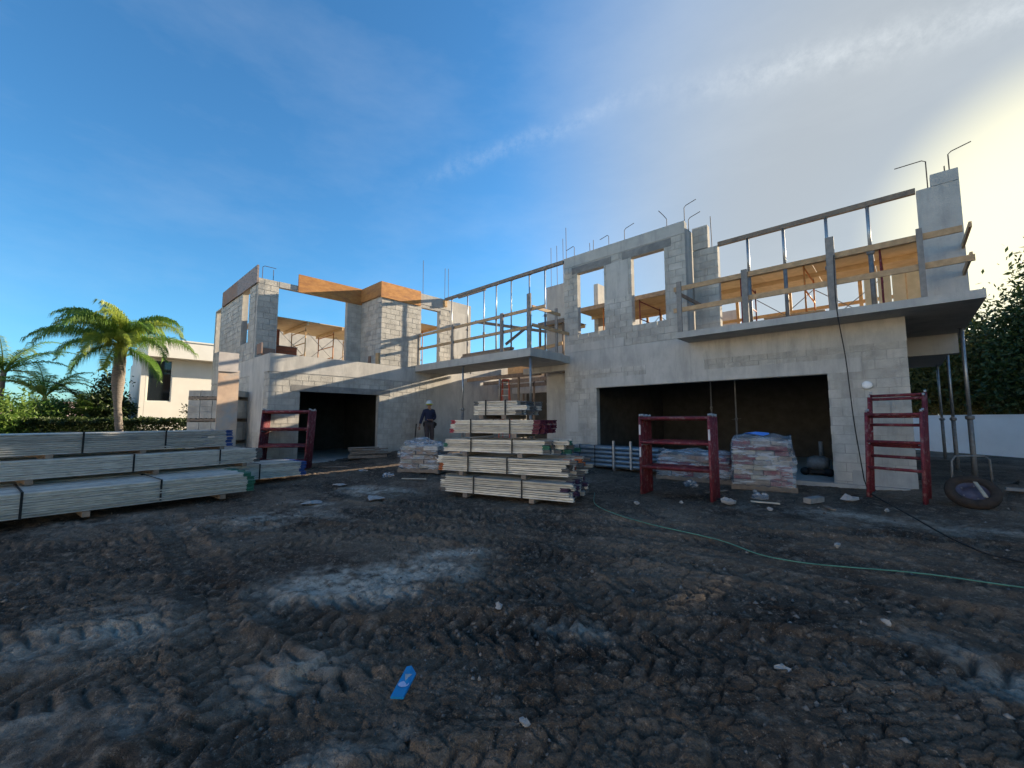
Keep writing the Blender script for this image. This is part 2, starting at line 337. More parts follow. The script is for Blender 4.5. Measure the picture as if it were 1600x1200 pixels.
    a = idx[:-1, :]; b = idx[1:, :]; f = np.stack([a, np.roll(a, -1, 1), np.roll(b, -1, 1), b], -1).reshape(-1, 4)[:, ::-1]
    c0 = len(x.ravel()); v = np.stack([x, y, z], -1).reshape(-1, 3)
    me = npmesh('ground', v, f, SOIL, True)
    dry = np.zeros_like(x)   # dry sandy patches on the damp soil
    for cx, cy, rx, ry, an, h in ((-4.0, 2.3, .85, .42, 1.1, 1.3), (-4.15, 3.2, .5, .16, .9, .8), (-2.95, 1.0, .5, .3, .9, .5), (-2.1, 1.0, .3, .3, .5, .55), (-8.4, 4.7, .9, .5, .4, .8), (-8.2, 3.2, .5, .25, .4, .6), (-7.6, 2.2, 1.5, .7, 1.0, .4),
                              (-4.5, .1, 1.3, .5, 1.1, .38), (-3.4, -.1, 1.0, .4, 1.0, .42), (-2.0, 2.7, .4, .2, .4, .5), (.6, 4.1, .8, .5, .3, .5), (-9.4, .4, 1.2, .8, .5, .35), (-.2, 8.6, 2.4, .7, .2, .35), (-6.6, 8.5, 2.2, .7, .3, .3)):
        dry = np.maximum(dry, bump2(x, y, cx, cy, rx, ry, h, an))
    dry = np.clip(dry*(1+1.5*vnoise(x*2.3, y*2.3, 71)+1.3*vnoise(x*6, y*6, 72)+.9*vnoise(x*15, y*15, 74))+.08*vnoise(x*.7, y*.7, 73), 0, 1)
    at = me.attributes.new('dry', 'FLOAT', 'POINT'); at.data.foreach_set('value', dry.astype(np.float32).ravel())
    return tag(link('ground', me), 'dark rutted damp soil of the building plot', None, None, 'structure')
def soilmat():
    m, nt, P = M_('soil'); N = nt.nodes; L = nt.links; pos = N.new('ShaderNodeNewGeometry').outputs['Position']
    def noise(sc, det=7, rg=.65):
        n = N.new('ShaderNodeTexNoise'); n.inputs['Scale'].default_value = sc; n.inputs['Detail'].default_value = det; n.inputs['Roughness'].default_value = rg; L.new(pos, n.inputs['Vector']); return n.outputs['Fac']
    def mr(s, a, b):
        r = N.new('ShaderNodeMapRange'); r.inputs[1].default_value = a; r.inputs[2].default_value = b; L.new(s, r.inputs[0]); return r.outputs[0]
    def mix(f, a, b):
        x = N.new('ShaderNodeMix'); x.data_type = 'RGBA'; L.new(f, x.inputs['Factor'])
        for k, v in (('A', a), ('B', b)):
            if isinstance(v, tuple): x.inputs[k].default_value = (*v, 1)
            else: L.new(v, x.inputs[k])
        return x.outputs['Result']
    c = mix(mr(noise(.55, 6), .40, .60), (.050, .035, .025), (.26, .19, .135)); c = mix(mr(noise(2.2, 8, .7), .46, .66), c, (.07, .051, .038)); c = mix(mr(noise(6.5, 8, .7), .52, .70), c, (.33, .25, .185))
    c = mix(mr(noise(30, 6, .75), .52, .66), c, (.075, .058, .046)); c = mix(mr(noise(24, 6, .75), .56, .68), c, (.38, .29, .215)); c = mix(mr(noise(70, 4), .63, .74), c, (.44, .38, .33))
    at = N.new('ShaderNodeAttribute'); at.attribute_name = 'dry'; ds = N.new('ShaderNodeMath'); ds.operation = 'MULTIPLY'; L.new(mr(at.outputs['Fac'], .12, .8), ds.inputs[0]); L.new(mr(noise(11, 8, .75), .32, .56), ds.inputs[1])
    c = mix(ds.outputs[0], c, (.60, .53, .44)); sp = mr(noise(120, 2), .73, .78); c = mix(sp, c, (.36, .35, .33))
    L.new(c, P.inputs['Base Color']); P.inputs['Roughness'].default_value = .92; P.inputs['Specular IOR Level'].default_value = .25
    b = N.new('ShaderNodeBump'); b.inputs['Strength'].default_value = 1.0; b.inputs['Distance'].default_value = .035
    ad = N.new('ShaderNodeMath'); L.new(noise(26, 8, .7), ad.inputs[0]); L.new(noise(90, 4), ad.inputs[1]); L.new(ad.outputs[0], b.inputs['Height']); L.new(b.outputs[0], P.inputs['Normal']); return m
SOIL = soilmat(); build_ground()
# ------------------------------------------------------------------ the unfinished house
house = thing('unfinished_house', 'unfinished two storey grey concrete block house with open window holes and bare slabs', 'house', (-8.6, 11.85, .1))
BLK = []      # every block: (centre, size, axis of the run, wall part)
CAMP = np.array([0, 0, 1.6])
def wall(axis, c, sgn, a0, a1, z0, z1, th=.2, holes=(), smooth=(), mat=MORTAR, blocks=True, course=.2032, shift=0):
    """block wall whose outer face is the plane axis=c; sgn is the side it faces; a0..a1 runs along the other axis"""
    e = .012; b = MB(); fo = c-sgn*e; ba = c-sgn*th
    def P(a, w, z): return (w, a, z) if axis == 'x' else (a, w, z)
    def bx(mb, A0, A1, Z0, Z1, w0, w1):
        lo = P(A0, min(w0, w1), Z0); hi = P(A1, max(w0, w1), Z1); mb.box(lo, hi)
    H = [(h[0]-e, h[1]+e, h[2]-e, h[3]+e) for h in holes]
    As = sorted({a0+e, a1-e, *[q for h in H for q in h[:2] if a0+e < q < a1-e]})
    for p, q in zip(As[:-1], As[1:]):
        m = (p+q)/2; cuts = sorted([(h[2], h[3]) for h in H if h[0] < m < h[1]]); z = z0
        for u, w in cuts:
            if u > z+.01: bx(b, p, q, z, u, fo, ba)
            z = max(z, w)
        if z1-e > z+.01: bx(b, p, q, z, z1-e, fo, ba)
    wp = b.build('wall', mat, house)
    if not blocks: return wp
    solid = list(holes)+[(s[0], s[1], s[2], s[3]) for s in smooth]
    n = int(math.ceil((z1-z0)/course-.05)); g = .008
    for k in range(n):
        zz0 = z0+k*course; zz1 = min(zz0+course, z1); zm = (zz0+zz1)/2
        if zz1-zz0 < .05: continue
        st = a0-(.2 if (k+shift) % 2 else 0); a = st
        while a < a1-.02:
            segs = [(max(a, a0), min(a+.4, a1))]
            for h in solid:
                if h[2] < zm < h[3]:
                    ns = []
                    for s in segs:
                        if s[0] < h[0]: ns.append((s[0], min(s[1], h[0])))
                        if s[1] > h[1]: ns.append((max(s[0], h[1]), s[1]))
                    segs = ns
            for s in segs:
                if s[1]-s[0] > .05:
                    A0, A1 = s[0]+g, s[1]-g
                    BLK.append(((A0+A1)/2, (zz0+zz1)/2, A1-A0, zz1-zz0-2*g, axis, c, sgn, wp))
            a += .4
    for s in smooth:
        m = MB(); bx(m, s[0]+.002, s[1]-.002, s[2], s[3], c+sgn*(s[5] if len(s) > 5 else .003), c-sgn*.05); m.build(s[4][0], s[4][1], house)
    return wp
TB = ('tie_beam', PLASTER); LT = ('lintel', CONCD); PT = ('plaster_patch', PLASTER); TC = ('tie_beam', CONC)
# right wing, ground floor and first floor front
wall('y', 11.85, -1, -8.6, .13, .05, 3.92, holes=[(-7.33, -1.24, .0, 2.635)],
     smooth=[(-8.6, .13, 3.25, 3.92, TB), (-7.9, -.62, 2.66, 2.97, ('lintel', PLASTER), .004), (-8.6, -8.05, 1.2, 2.2, PT), (-5.6, -3.9, 2.97, 3.25, PT), (-.9, .13, .05, .5, ('stem_wall', CONC), .012)])
wall('y', 11.85, -1, -8.6, -4.31, 3.925, 7.35, holes=[(-8.02, -6.98, 4.44, 6.67), (-5.99, -4.94, 4.44, 6.69)], shift=1,
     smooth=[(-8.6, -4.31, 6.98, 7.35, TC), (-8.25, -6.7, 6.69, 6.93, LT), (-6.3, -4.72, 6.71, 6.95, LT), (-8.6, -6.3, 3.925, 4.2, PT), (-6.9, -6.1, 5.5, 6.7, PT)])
wall('x', -4.31, 1, 12.045, 12.62, 3.925, 7.2, holes=(), blocks=False, mat=PLASTER)
wall('y', 12.38, -1, -4.295, -3.85, 6.585, 7.27); wall('y', 12.38, -1, -4.295, -3.6, 3.925, 6.58, shift=1)
wall('y', 12.38, -1, .46, 1.13, 3.925, 6.6, mat=CONC, blocks=False); wall('y', 12.38, -1, .69, 1.13, 6.597, 6.87, mat=CONC, blocks=False)
# left wing: ground floor front, end wall, recessed first floor, return, first floor front
wall('x', -14.5, 1, 4.25, 14.6, .05, 3.72, holes=[(5.2, 8.02, 0, 2.53)],
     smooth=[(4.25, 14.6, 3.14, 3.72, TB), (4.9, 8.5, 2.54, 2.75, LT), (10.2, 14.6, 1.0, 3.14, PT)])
wall('y', 4.25, -1, -22.3, -14.51, .05, 3.72, smooth=[(-22.3, -14.51, 3.14, 3.72, TB), (-16.6, -15.0, 1.2, 3.14, PT)], shift=1)
wall('x', -16.15, 1, 4.25, 8.24, 3.725, 6.57, holes=[(4.92, 7.45, 3.7, 6.36)], smooth=[(4.92, 7.45, 6.37, 6.57, ('lintel', CONC))])
wall('y', 4.25, -1, -22.3, -16.36, 3.725, 6.45, holes=[(-18.0, -17.1, 4.4, 6.36), (-22.05, -21.3, 4.5, 6.36)], shift=1)
wall('y', 8.05, -1, -16.14, -14.51, 3.725, 6.9)
wall('x', -14.5, 1, 8.05, 12.6, 3.725, 6.9, holes=[(9.88, 10.81, 3.7, 6.3)], smooth=[(8.05, 12.6, 6.45, 6.9, TC), (11.4, 12.6, 4.5, 6.45, PT)])
SHADE_BLOCK = pm('shade_darkened_block', (.085, .082, .076), (.055, .052, .048), 3, .95, .4, 40)  # block darkened in its colour to stand in for unlit interior shade
# walls seen at the back, mostly through openings
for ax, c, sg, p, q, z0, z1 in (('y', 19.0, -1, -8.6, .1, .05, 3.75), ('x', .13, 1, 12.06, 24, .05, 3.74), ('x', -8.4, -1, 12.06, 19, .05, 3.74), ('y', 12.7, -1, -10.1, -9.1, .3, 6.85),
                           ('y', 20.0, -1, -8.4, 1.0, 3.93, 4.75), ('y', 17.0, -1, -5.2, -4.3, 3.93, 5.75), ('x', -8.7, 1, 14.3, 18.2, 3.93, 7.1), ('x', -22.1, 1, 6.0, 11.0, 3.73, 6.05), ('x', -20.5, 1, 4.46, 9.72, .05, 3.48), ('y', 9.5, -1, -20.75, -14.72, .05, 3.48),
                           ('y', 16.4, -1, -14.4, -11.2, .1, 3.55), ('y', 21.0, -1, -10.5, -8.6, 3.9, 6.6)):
    wall(ax, c, sg, p, q, z0, z1, blocks=False, mat=SHADE_BLOCK if z1 < 3.76 else CONC)
def part(name, mat, a, b, parent=house): return MB().box(a, b).build(name, mat, parent)
part('balcony_slab', CONC, (-4.3, 10.95, 3.755), (1.18, 24, 3.915)); part('floor_slab', CONC, (-8.38, 12.07, 3.75), (-4.31, 18.97, 3.905))
part('bridge_slab', CONC, (-14.49, 9.6, 3.56), (-8.25, 11.3, 3.82)); part('bridge_slab', CONC, (-10.15, 11.31, 3.555), (-8.39, 12.69, 3.815))
part('drop_beam', CONC, (.14, 15.0, 3.25), (1.08, 15.3, 3.75)); part('drop_beam', CONC, (-10.6, 11.9, 3.34), (-8.62, 12.2, 3.552))
part('floor_slab', CONC, (-22.2, 4.46, 3.5), (-14.71, 12.5, 3.715)); part('floor_slab', CONC, (-8.3, 11.7, -.1), (0, 18.9, .2)); part('floor_slab', CONC, (-20.4, 4.5, -.1), (-14.4, 9.4, .19))
part('entry_slab', CONC, (-14.49, 10.6, .1), (-8.7, 16, .63)); part('column', SHADE_BLOCK, (-19.0, 6.3, .19), (-18.75, 6.55, 3.49))
part('side_beam', CONC, (-14.7, 12.66, 3.73), (-14.505, 20, 4.7)); part('side_beam', PLASTER, (-14.7, 14.63, .1), (-14.503, 19.9, 3.72)); part('header_beam', PLASTER, (-21, 20.0, 3.95), (-10.6, 20.25, 4.75)); part('header_beam', WOOD, (-21, 19.9, 3.15), (-10.6, 20.1, 3.93))
part('edge_beam', WOOD, (-14.4, 15.0, 3.86), (-10.9, 15.12, 4.22)); part('edge_beam', CONC, (-14.4, 15.3, 2.9), (-11.0, 15.5, 3.78))
# rebar dowels standing out of the wall tops
def rebar(pts): MB().tube(pts, .011, 5).build('rebar', REBAR, house)
for x, y, z, h, kind in ((-8.55, 11.95, 7.35, 1.2, 0), (-8.2, 11.95, 7.35, .36, -1), (-7.55, 11.95, 7.35, .33, 0), (-7.45, 12.0, 7.35, .42, 0), (-6.82, 11.95, 7.35, .34, -1), (-6.25, 11.95, 7.35, .36, 2), (-4.86, 11.95, 7.35, .36, -2), (-4.33, 11.93, 7.35, .42, 3),
                  (-4.28, 12.1, 7.2, .25, 3), (-3.78, 12.5, 6.58, .95, 0), (.66, 12.48, 6.6, .62, -4), (1.0, 12.48, 6.87, .36, 1.2), (.93, 12.5, 6.87, .14, 0),
                  (-16.28, 4.4, 6.57, .45, 5), (-16.28, 4.75, 6.57, .42, 0), (-21.9, 4.4, 6.45, .3, 5), (-14.6, 10.0, 6.9, 1.5, 0), (-14.6, 11.15, 6.9, 1.45, 0), (-14.6, 11.35, 6.9, 1.5, 0),
                  (-9.9, 12.8, 6.85, 1.6, 0), (-9.3, 12.8, 6.85, 1.8, 0), (-9.6, 12.8, 6.85, 1.6, 0)):
    t = Vector((x, y, z-.1)); top = Vector((x, y, z+h)); k = abs(kind)
    if kind == 0: rebar([t, top+Vector((random.uniform(-.02, .02), 0, 0))])
    elif k == 5: rebar([t, top, top+Vector((.03, .05, .03)), top+Vector((.03, .42, .03))])
    elif kind == -2: rebar([t, top-Vector((0, 0, .1)), top+Vector((-.1, -.02, .06)), top+Vector((-.22, -.05, .22))])
    elif kind == -4: rebar([t, top, top+Vector((-.06, -.01, .04)), top+Vector((-.5, -.05, .02))])
    else: sg = 1 if kind > 0 else -1; rebar([t, top, top+Vector((.05*sg, 0, .05)), top+Vector((.34*sg, 0, .13 if sg > 0 else -.02))])
def flush_blocks():
    q = []
    for a, z, la, lz, ax, c, sg, wp in BLK:
        p = np.array((c, a, z) if ax == 'x' else (a, c, z)); d = p-CAMP; L = np.linalg.norm(d); nrm = abs(d[0 if ax == 'x' else 1])/L
        q.append(la*lz*nrm/L**2)
    order = np.argsort(q)[::-1]; big = set(order[:300].tolist()); cache = {}; rest = MB()
    for i, (a, z, la, lz, ax, c, sg, wp) in enumerate(BLK):
        jit = random.uniform(-.002, .002); f = c+sg*jit; bk = c-sg*.06
        if i in big:
            key = (round(la, 3), round(lz, 3), ax)
            if key not in cache:
                m = MB(); hx, hz = la/2, lz/2
                m.box(*(((-.03, -hx, -hz), (.03, hx, hz)) if ax == 'x' else ((-hx, -.03, -hz), (hx, .03, hz)))); cache[key] = m.mesh('block', BLOCK)
            o = bpy.data.objects.new('block', cache[key]); COL.objects.link(o); o.parent = wp
            w = c-sg*.03+sg*jit; o.location = (w, a, z) if ax == 'x' else (a, w, z)
        else:
            lo = (min(f, bk), a-la/2, z-lz/2) if ax == 'x' else (a-la/2, min(f, bk), z-lz/2); hi = (max(f, bk), a+la/2, z+lz/2) if ax == 'x' else (a+la/2, max(f, bk), z+lz/2)
            rest.box(lo, hi)
    tag(rest.build('blocks', BLOCK, house), kind='stuff')
flush_blocks()
# ------------------------------------------------------------------ timber forms and guard rails on the house
def one(name, mat, a, b, label, cat, group=None): 
    c = Vector(((a[0]+b[0])/2, (a[1]+b[1])/2, a[2])); o = MB().box(Vector(a)-c, Vector(b)-c).build(name, mat); o.location = c
    return tag(o, label, cat, group)
G_F = 'form boards along the wall tops'
one('form_board', PLYB, (-20.9, 4.19, 6.38), (-18.6, 4.24, 7.0), 'rusty brown form board along the far half of the end wall top', 'form board', G_F)
one('form_board', pm('grey_brown_plywood', (.30, .25, .24), (.23, .19, .18), 6, .8, .2, 40, stain=(.12, .10, .10), stain_scale=5, stretch=(1, 1, 4)), (-18.59, 4.19, 6.37), (-16.12, 4.245, 7.0), 'grey brown form board ending at the left wing corner', 'form board', G_F)
one('form_board', PLY, (-16.145, 5.55, 6.33), (-16.09, 8.04, 7.0), 'long orange plywood form board over the recessed balcony opening', 'form board', G_F)
one('form_board', PLY, (-16.08, 7.99, 6.4), (-14.505, 8.045, 6.97), 'short orange form board on the wall that turns forward', 'form board', G_F)
one('form_board', PLY, (-14.495, 7.985, 6.34), (-14.44, 9.8, 6.96), 'orange form board at the front corner beside the door hole', 'form board', G_F)
one('wall_plate', PLYB, (-15.75, 4.2, 3.78), (-15.25, 4.243, 4.14), 'square brown plywood plate at the foot of the end wall', 'plywood plate')
one('wall_plate', PLYB, (-16.14, 4.45, 3.725), (-16.1, 4.88, 4.1), 'dark wood plate beside the balcony opening', 'plywood plate')
one('wood_stake', PLYB, (-15.35, 7.99, 3.725), (-15.2, 8.04, 4.1), 'short dark stake against the return wall', 'stake')
one('wood_stake', WOOD, (-14.75, 7.98, 3.725), (-14.53, 8.04, 4.16), 'taller orange stake at the return wall corner', 'stake')
for k, (u, w) in enumerate(((-15.8, 11.2),)): pass
def joist(name, p, q, w, h, mat, label, cat, parent=None, group=None):
    c = Vector(p); o = MB().bar((0, 0, 0), Vector(q)-c, w, h).build(name, mat); o.location = c; return tag(o, label, cat, group)
joist('joist', (-14.52, 11.12, 6.9), (-8.08, 11.12, 6.9), .09, .12, WOODG, 'long brown timber on top of the bridge posts', 'timber')
joist('joist', (-13.6, 11.12, 6.80), (-11.9, 11.12, 6.80), .05, .07, WOODG, 'short batten under the left half of the bridge timber', 'timber')
joist('joist', (-3.6, 12.43, 6.6), (.46, 12.43, 6.6), .09, .12, WOODG, 'long brown timber on top of the balcony posts', 'timber')
joist('joist', (-14.42, 11.05, 6.55), (-14.42, 11.05, 6.84), .12, .12, WOOD, 'orange wood block under the left end of the bridge timber', 'wood block')
joist('joist', (-14.3, 12.7, 6.15), (-9.9, 17.0, 5.3), .09, .12, WOODG, 'sloping brown timber behind the bridge', 'timber')
pm_rail = pm('rail_lumber', (.48, .32, .18), (.34, .22, .12), 9, .8, .3, 50, rnd=.25, obj=True)
def guardrail(label, loc, posts, rails, extra=()):
    g = thing('guardrail', label, 'guardrail', loc)
    for (x, y, z0, z1, w) in posts: MB().box((x-w/2, y-.02, z0), (x+w/2, y+.03, z1)).build('post', WOODGREY, g)
    for p, q, h in rails: MB().bar(p, q, .04, h).build('rail', pm_rail, g)
    for p, q in extra: MB().bar(p, q, .04, .09).build('brace', WOODG, g)
    return g
guardrail('two board timber guardrail along the bridge edge', (-11, 9.7, 3.82), [(-12.13, 9.66, 3.83, 5.16, .10), (-9.56, 9.66, 3.83, 5.13, .13), (-8.36, 9.66, 3.83, 5.55, .15), (-8.33, 11.02, 3.83, 5.34, .09), (-14.38, 9.66, 3.83, 5.1, .06)],
          [((-14.4, 9.72, 5.05), (-7.75, 9.72, 5.05), .10), ((-14.4, 9.72, 4.5), (-8.3, 9.72, 4.5), .10), ((-8.30, 9.75, 4.56), (-8.30, 11.7, 4.56), .10), ((-8.30, 9.75, 5.14), (-8.30, 11.2, 5.14), .10)], [((-9.6, 11.0, 4.9), (-9.5, 9.8, 4.1))])
guardrail('two board timber guardrail along the right balcony edge', (-1.6, 11.03, 3.92), [(-4.21, 11.0, 3.925, 5.29, .12), (-2.63, 11.0, 3.925, 5.23, .13), (-.96, 11.0, 3.925, 5.52, .15), (.41, 11.0, 3.925, 5.27, .09)],
          [((-4.36, 11.05, 5.11), (.98, 11.05, 5.11), .12), ((-4.38, 11.05, 4.53), (1.10, 11.05, 4.53), .12), ((1.08, 11.05, 5.16), (1.08, 13.2, 5.16), .10), ((1.06, 11.07, 4.6), (1.06, 13.0, 4.6), .10)], [((-4.32, 11.09, 5.05), (-4.1, 12.36, 4.9))])
# ------------------------------------------------------------------ steel shoring posts
def prop(x, y, z0, z1, label, group, r=.03, split=.5, mat=STEEL):
    p = thing('shoring_post', label, 'shoring post', (x, y, z0), random.uniform(0, 3), group); H = z1-z0; s = H*split
    MB().box((-.07, -.07, 0), (.07, .07, .008)).build('base_plate', STEELD, p, False)
    MB().tube([(0, 0, .008), (0, 0, s)], r, 10).build('outer_tube', STEELD if mat is STEEL else mat, p, False, True)
    MB().tube([(0, 0, s), (0, 0, H-.008)], r*.78, 10).build('inner_tube', mat, p, False, True)
    c = MB().tube([(0, 0, s-.05), (0, 0, s-.03), (0, 0, s+.03), (0, 0, s+.05)], [r*1.15, r*1.6, r*1.6, r*1.2], 10).build('collar', STEELD, p, False, True)
    MB().tube([(-.13, 0, s-.01), (.13, 0, s+.02)], .007, 5).build('handle', STEELD, c, False)
    MB().box((-.06, -.06, H-.008), (.06, .06, H)).build('head_plate', STEELD, p, False); return p
GB = 'steel posts under the bridge timber'
for k, (u, n) in enumerate(zip((-14.05, -13.0, -12.0, -11.3, -10.5, -9.6, -8.88), ('first', 'second', 'third', 'fourth', 'fifth', 'sixth', 'seventh'))):
    prop(u, 11.12, 3.821, 6.835, f'{n} steel post from the left under the bridge timber', GB, .032, (.45, .5, .4, .55, .42, .5, .46)[k])
GC = 'steel posts under the balcony timber'
for k, (u, n) in enumerate(zip((-2.85, -2.02, -1.13, -.35), ('first', 'second', 'third', 'fourth'))): prop(u, 12.43, 3.916, 6.54, f'{n} steel post from the left under the balcony timber', GC, .045, (.6, .62, .52, .58)[k])
prop(-11.68, 9.8, gz(-11.68, 9.8)-.03, 3.559, 'steel post under the middle of the bridge slab edge', 'posts under the bridge', .045, .5)
prop(-8.36, 9.72, gz(-8.36, 9.7)-.03, 3.559, 'steel post under the right corner of the bridge slab', 'posts under the bridge', .045, .55)
prop(-13.0, 13.0, .63, 3.6, 'grey post behind the bridge next to the red ladder', 'posts under the bridge', .035, .5)
prop(-10.45, 13.2, .63, 3.55, 'sunlit post in front of the rear pier under the bridge', 'posts under the bridge', .035, .55)
prop(-4.46, 14, .2, 3.75, 'thin post in the middle of the wide garage opening', 'posts inside the wide garage', .025, .5)
prop(-3.75, 14, .2, 3.75, 'thin leaning post right of middle in the wide garage', 'posts inside the wide garage', .025, .4)
for (x, y, lb) in ((1.1, 14.3, 'nearest tall post under the overhang right of the house'), (1.06, 18.2, 'middle tall post under the overhang right of the house'), (1.06, 23.4, 'farthest tall post under the overhang right of the house')):
    prop(x, y, gz(x, y)-.04, 3.754, lb, 'posts under the side overhang', .05, .42)
# ------------------------------------------------------------------ scaffold frames
def frame(label, loc, rz, W, H, rungs, group, mat=RED, r=.024, tilt=0, cat='scaffold frame', spigot=True, rr=None):
    t = thing('scaffold_frame', label, cat, loc, rz, group); t.rotation_euler = (tilt, 0, rz)
    for x in (0, W):
        lg = MB().tube([(x, 0, 0), (x, 0, H)], r, 8).build('leg', mat, t, False, True)
        if spigot: MB().tube([(x, 0, H), (x, 0, H+.05)], r*.75, 8).build('spigot', STEEL, lg, False, True)
    for z in rungs: MB().tube([(0, 0, z), (W, 0, z)], rr or r*.95, 8).build('rung', mat, t, False, True)
    for x in (0, W):
        sx = .05 if x == 0 else -.05
        MB().tube([(x, 0, H*.62), (x+sx, 0, H*.62+.04), (x+sx, 0, H*.62+.02)], .008, 5).build('lock_pin', STEEL, t, False)
    return t
ORD = ('first', 'second', 'third', 'fourth', 'fifth', 'sixth', 'seventh', 'eighth')
a = R(7.0); off = Vector((-math.sin(a), math.cos(a), 0))
ORD = ORD+('ninth', 'tenth', 'eleventh')
for k in range(11):
    p = Vector((-3.95, 8.02, gz(-3.3, 8)-.02))+off*(.062*k)+Vector((random.uniform(-.012, .012), 0, 0))
    frame(f'wide red scaffold frame, {ORD[k]} from the front of the stack before the wide garage', p, a, 1.3, 1.56+random.uniform(-.012, .012), [z+random.uniform(-.018, .018) for z in (1.53, 1.06, .55)], 'red frames before the wide garage', rr=.029, r=.027)
tape = pm('white_label_tape', (.6, .58, .6), None, 8, .7)
for i, (x, z) in enumerate(((.0, 1.2), (.0, .75), (1.3, 1.12))):
    q = Vector((-3.95, 8.02, .1))+Vector((math.cos(a), math.sin(a), 0))*x-off*.026+Vector((0, 0, z)); o = MB().box((-.017, -.003, 0), (.017, .003, .2)).build('paper_strip', tape); o.location = q; o.rotation_euler = (0, 0, a)
    tag(o, ('white strip high on the left leg of the front red frame', 'white strip low on the left leg of the front red frame', 'white strip on the right leg of the front red frame')[i], 'paper strip')
a2 = R(-20.0); off2 = Vector((-math.sin(a2), math.cos(a2), 0))
for k in range(4):
    p = Vector((-.6, 10.66, gz(-.2, 10.6)-.04+(.0 if k < 2 else .12)))+off2*(.07*k)
    frame(f'narrow tall red scaffold frame, {ORD[k]} from the front of the stack right of the garage', p, a2, .82, (1.66, 1.68, 1.84, 1.9)[k], ((1.62, 1.1, .6), (1.58, 1.06), (1.8, 1.3, .7), (1.87, 1.5, .9))[k], 'red frames leaning right of the garage', tilt=R(-5), r=.029, rr=.028)
a3 = R(43.0); off3 = Vector((-math.sin(a3), math.cos(a3), 0))
for k in range(8):
    p = Vector((-14.1, 3.92, gz(-13.5, 4.4)+.02))+off3*(.056*k)
    frame(f'dark red scaffold frame, {ORD[k]} from the front of the stack by the left garage', p, a3, 1.42, 1.74+random.uniform(-.02, .02), [z+random.uniform(-.03, .03) for z in (1.70, 1.18, .68, .2)], 'red frames by the left garage', tilt=R(-6), rr=.034, r=.028)
# ------------------------------------------------------------------ bundles of aluminium beams
def beam_mesh(L, w, h, pl, pr, pipe=False):
    m = MB(); t = h*.31; lip = w*.5
    prof = [(-w/2, 0), (w/2, 0), (w/2, t), (.01, t+.004), (.01, h-t-.004), (w/2, h-t), (w/2, h), (-w/2, h), (-w/2, h-t), (-.01, h-t-.004), (-.01, t+.004), (-w/2, t)]
    cuts = [0, .10, L-.14, L]
    for i, mi in enumerate((1, 0, 2)):
        m.cm = mi; m.prism(prof, (cuts[i], 0, 0), (cuts[i+1], 0, 0), (0, 1, 0), (0, 0, 1))
    return m.mesh('beam', [ALU, PAINT[pl] if pl else ALU, PAINT[pr] if pr else ALU])
def bundle(label, start, rz, L, nc, nr, w, h, pl, pr, group, straps=(.25, .75), full=True, jit=.05, lens=(1.0,)):
    b = thing('beam_bundle', label, 'beam bundle', start, rz, group); ms = [beam_mesh(L*q, w-.006, h-.010, e1, e2) for q in lens for e1 in ((pl, None) if full else (pl,)) for e2 in ((pr, pr, pr) if pr == 'maroon' else (pr, 'grey', None) if full else (pr,))]
    for r_ in range(nr):
        for c_ in range(nc):
            if not full and not (c_ == 0 or r_ == nr-1 or c_ == nc-1): continue
            o = link('beam', random.choice(ms), b, False); o.location = (random.uniform(-jit, jit), w*(c_+.5)+random.uniform(-.002, .002), r_*h); o.rotation_euler = (random.uniform(-.02, .02), random.uniform(-.0012, .0012), random.uniform(-.006, .006))
    for s in straps:
        m = MB(); x = L*s; D_ = nc*w; Z = nr*h; e = .012
        for p, q in (((x, -e, -e), (x+.03, -e+.003, Z+e)), ((x, D_+e, -e), (x+.03, D_+e+.003, Z+e)), ((x, -e, Z+e-.003), (x+.03, D_+e, Z+e)), ((x, -e, -e), (x+.03, D_+e, -e+.003))): m.box(p, q)
        m.build('strap', BLACK, b, False)
    return b
def spacer(label, p, q, w=.09, h=.08): return joist('timber_spacer', p, q, w, h, WOODG, label, 'timber', None, 'timber spacers between the beam bundles')
# left pile
def lb(label, end, ang, L, nc, nr, z, w, h, pl, pr, st):
    d = Vector((math.cos(ang), math.sin(ang), 0)); s = Vector((end[0], end[1], z))-d*L
    bundle(label, s, ang, L, nc, nr, w, h, pl, pr, 'beam bundles piled on the left', st, False)
    n = Vector((-d.y, d.x, 0)); return s, d, n
s, d, n = lb('lowest and nearest aluminium beam bundle of the left pile', (-9.9, 2.7), R(96.3), 5.4, 13, 5, .15, .1, .075, 'green', 'green', (.05, .42, .72))
for k in (.2, .55, .9): spacer(f'timber under the nearest left bundle, {("left", "middle", "right")[int(k*3)]} one', s+d*5.4*k-n*.05+Vector((0, 0, -.05)), s+d*5.4*k+n*1.4+Vector((0, 0, -.05)))
s, d, n = lb('low beam bundle with blue ends sticking out right behind the left pile', (-11.36, 4.3), R(95), 5.6, 12, 4, .2, .1, .085, 'blue', 'blue', (.45, .8))
s, d, n = lb('middle beam bundle of the left pile', (-11.2, 3.2), R(100), 5.2, 13, 4, .62, .1, .079, 'purple', 'grey', (.2, .55, .83))
for k in (.3, .62, .93): spacer(f'timber under the middle left bundle, {("left", "middle", "right")[int(k*3)]} one', s+d*5.2*k-n*.02+Vector((0, 0, -.045)), s+d*5.2*k+n*1.3+Vector((0, 0, -.045)))
s, d, n = lb('topmost aluminium beam bundle of the left pile', (-11.62, 2.72), R(104), 5.0, 12, 5, 1.0, .1, .072, 'grey', 'blue', (.2, .48, .73))
for k in (.4, .66, .95): spacer(f'timber under the topmost left bundle, {"left" if k < .5 else "middle" if k < .8 else "right"} one', s+d*5.0*k-n*.02+Vector((0, 0, -.04)), s+d*5.0*k+n*1.2+Vector((0, 0, -.04)))
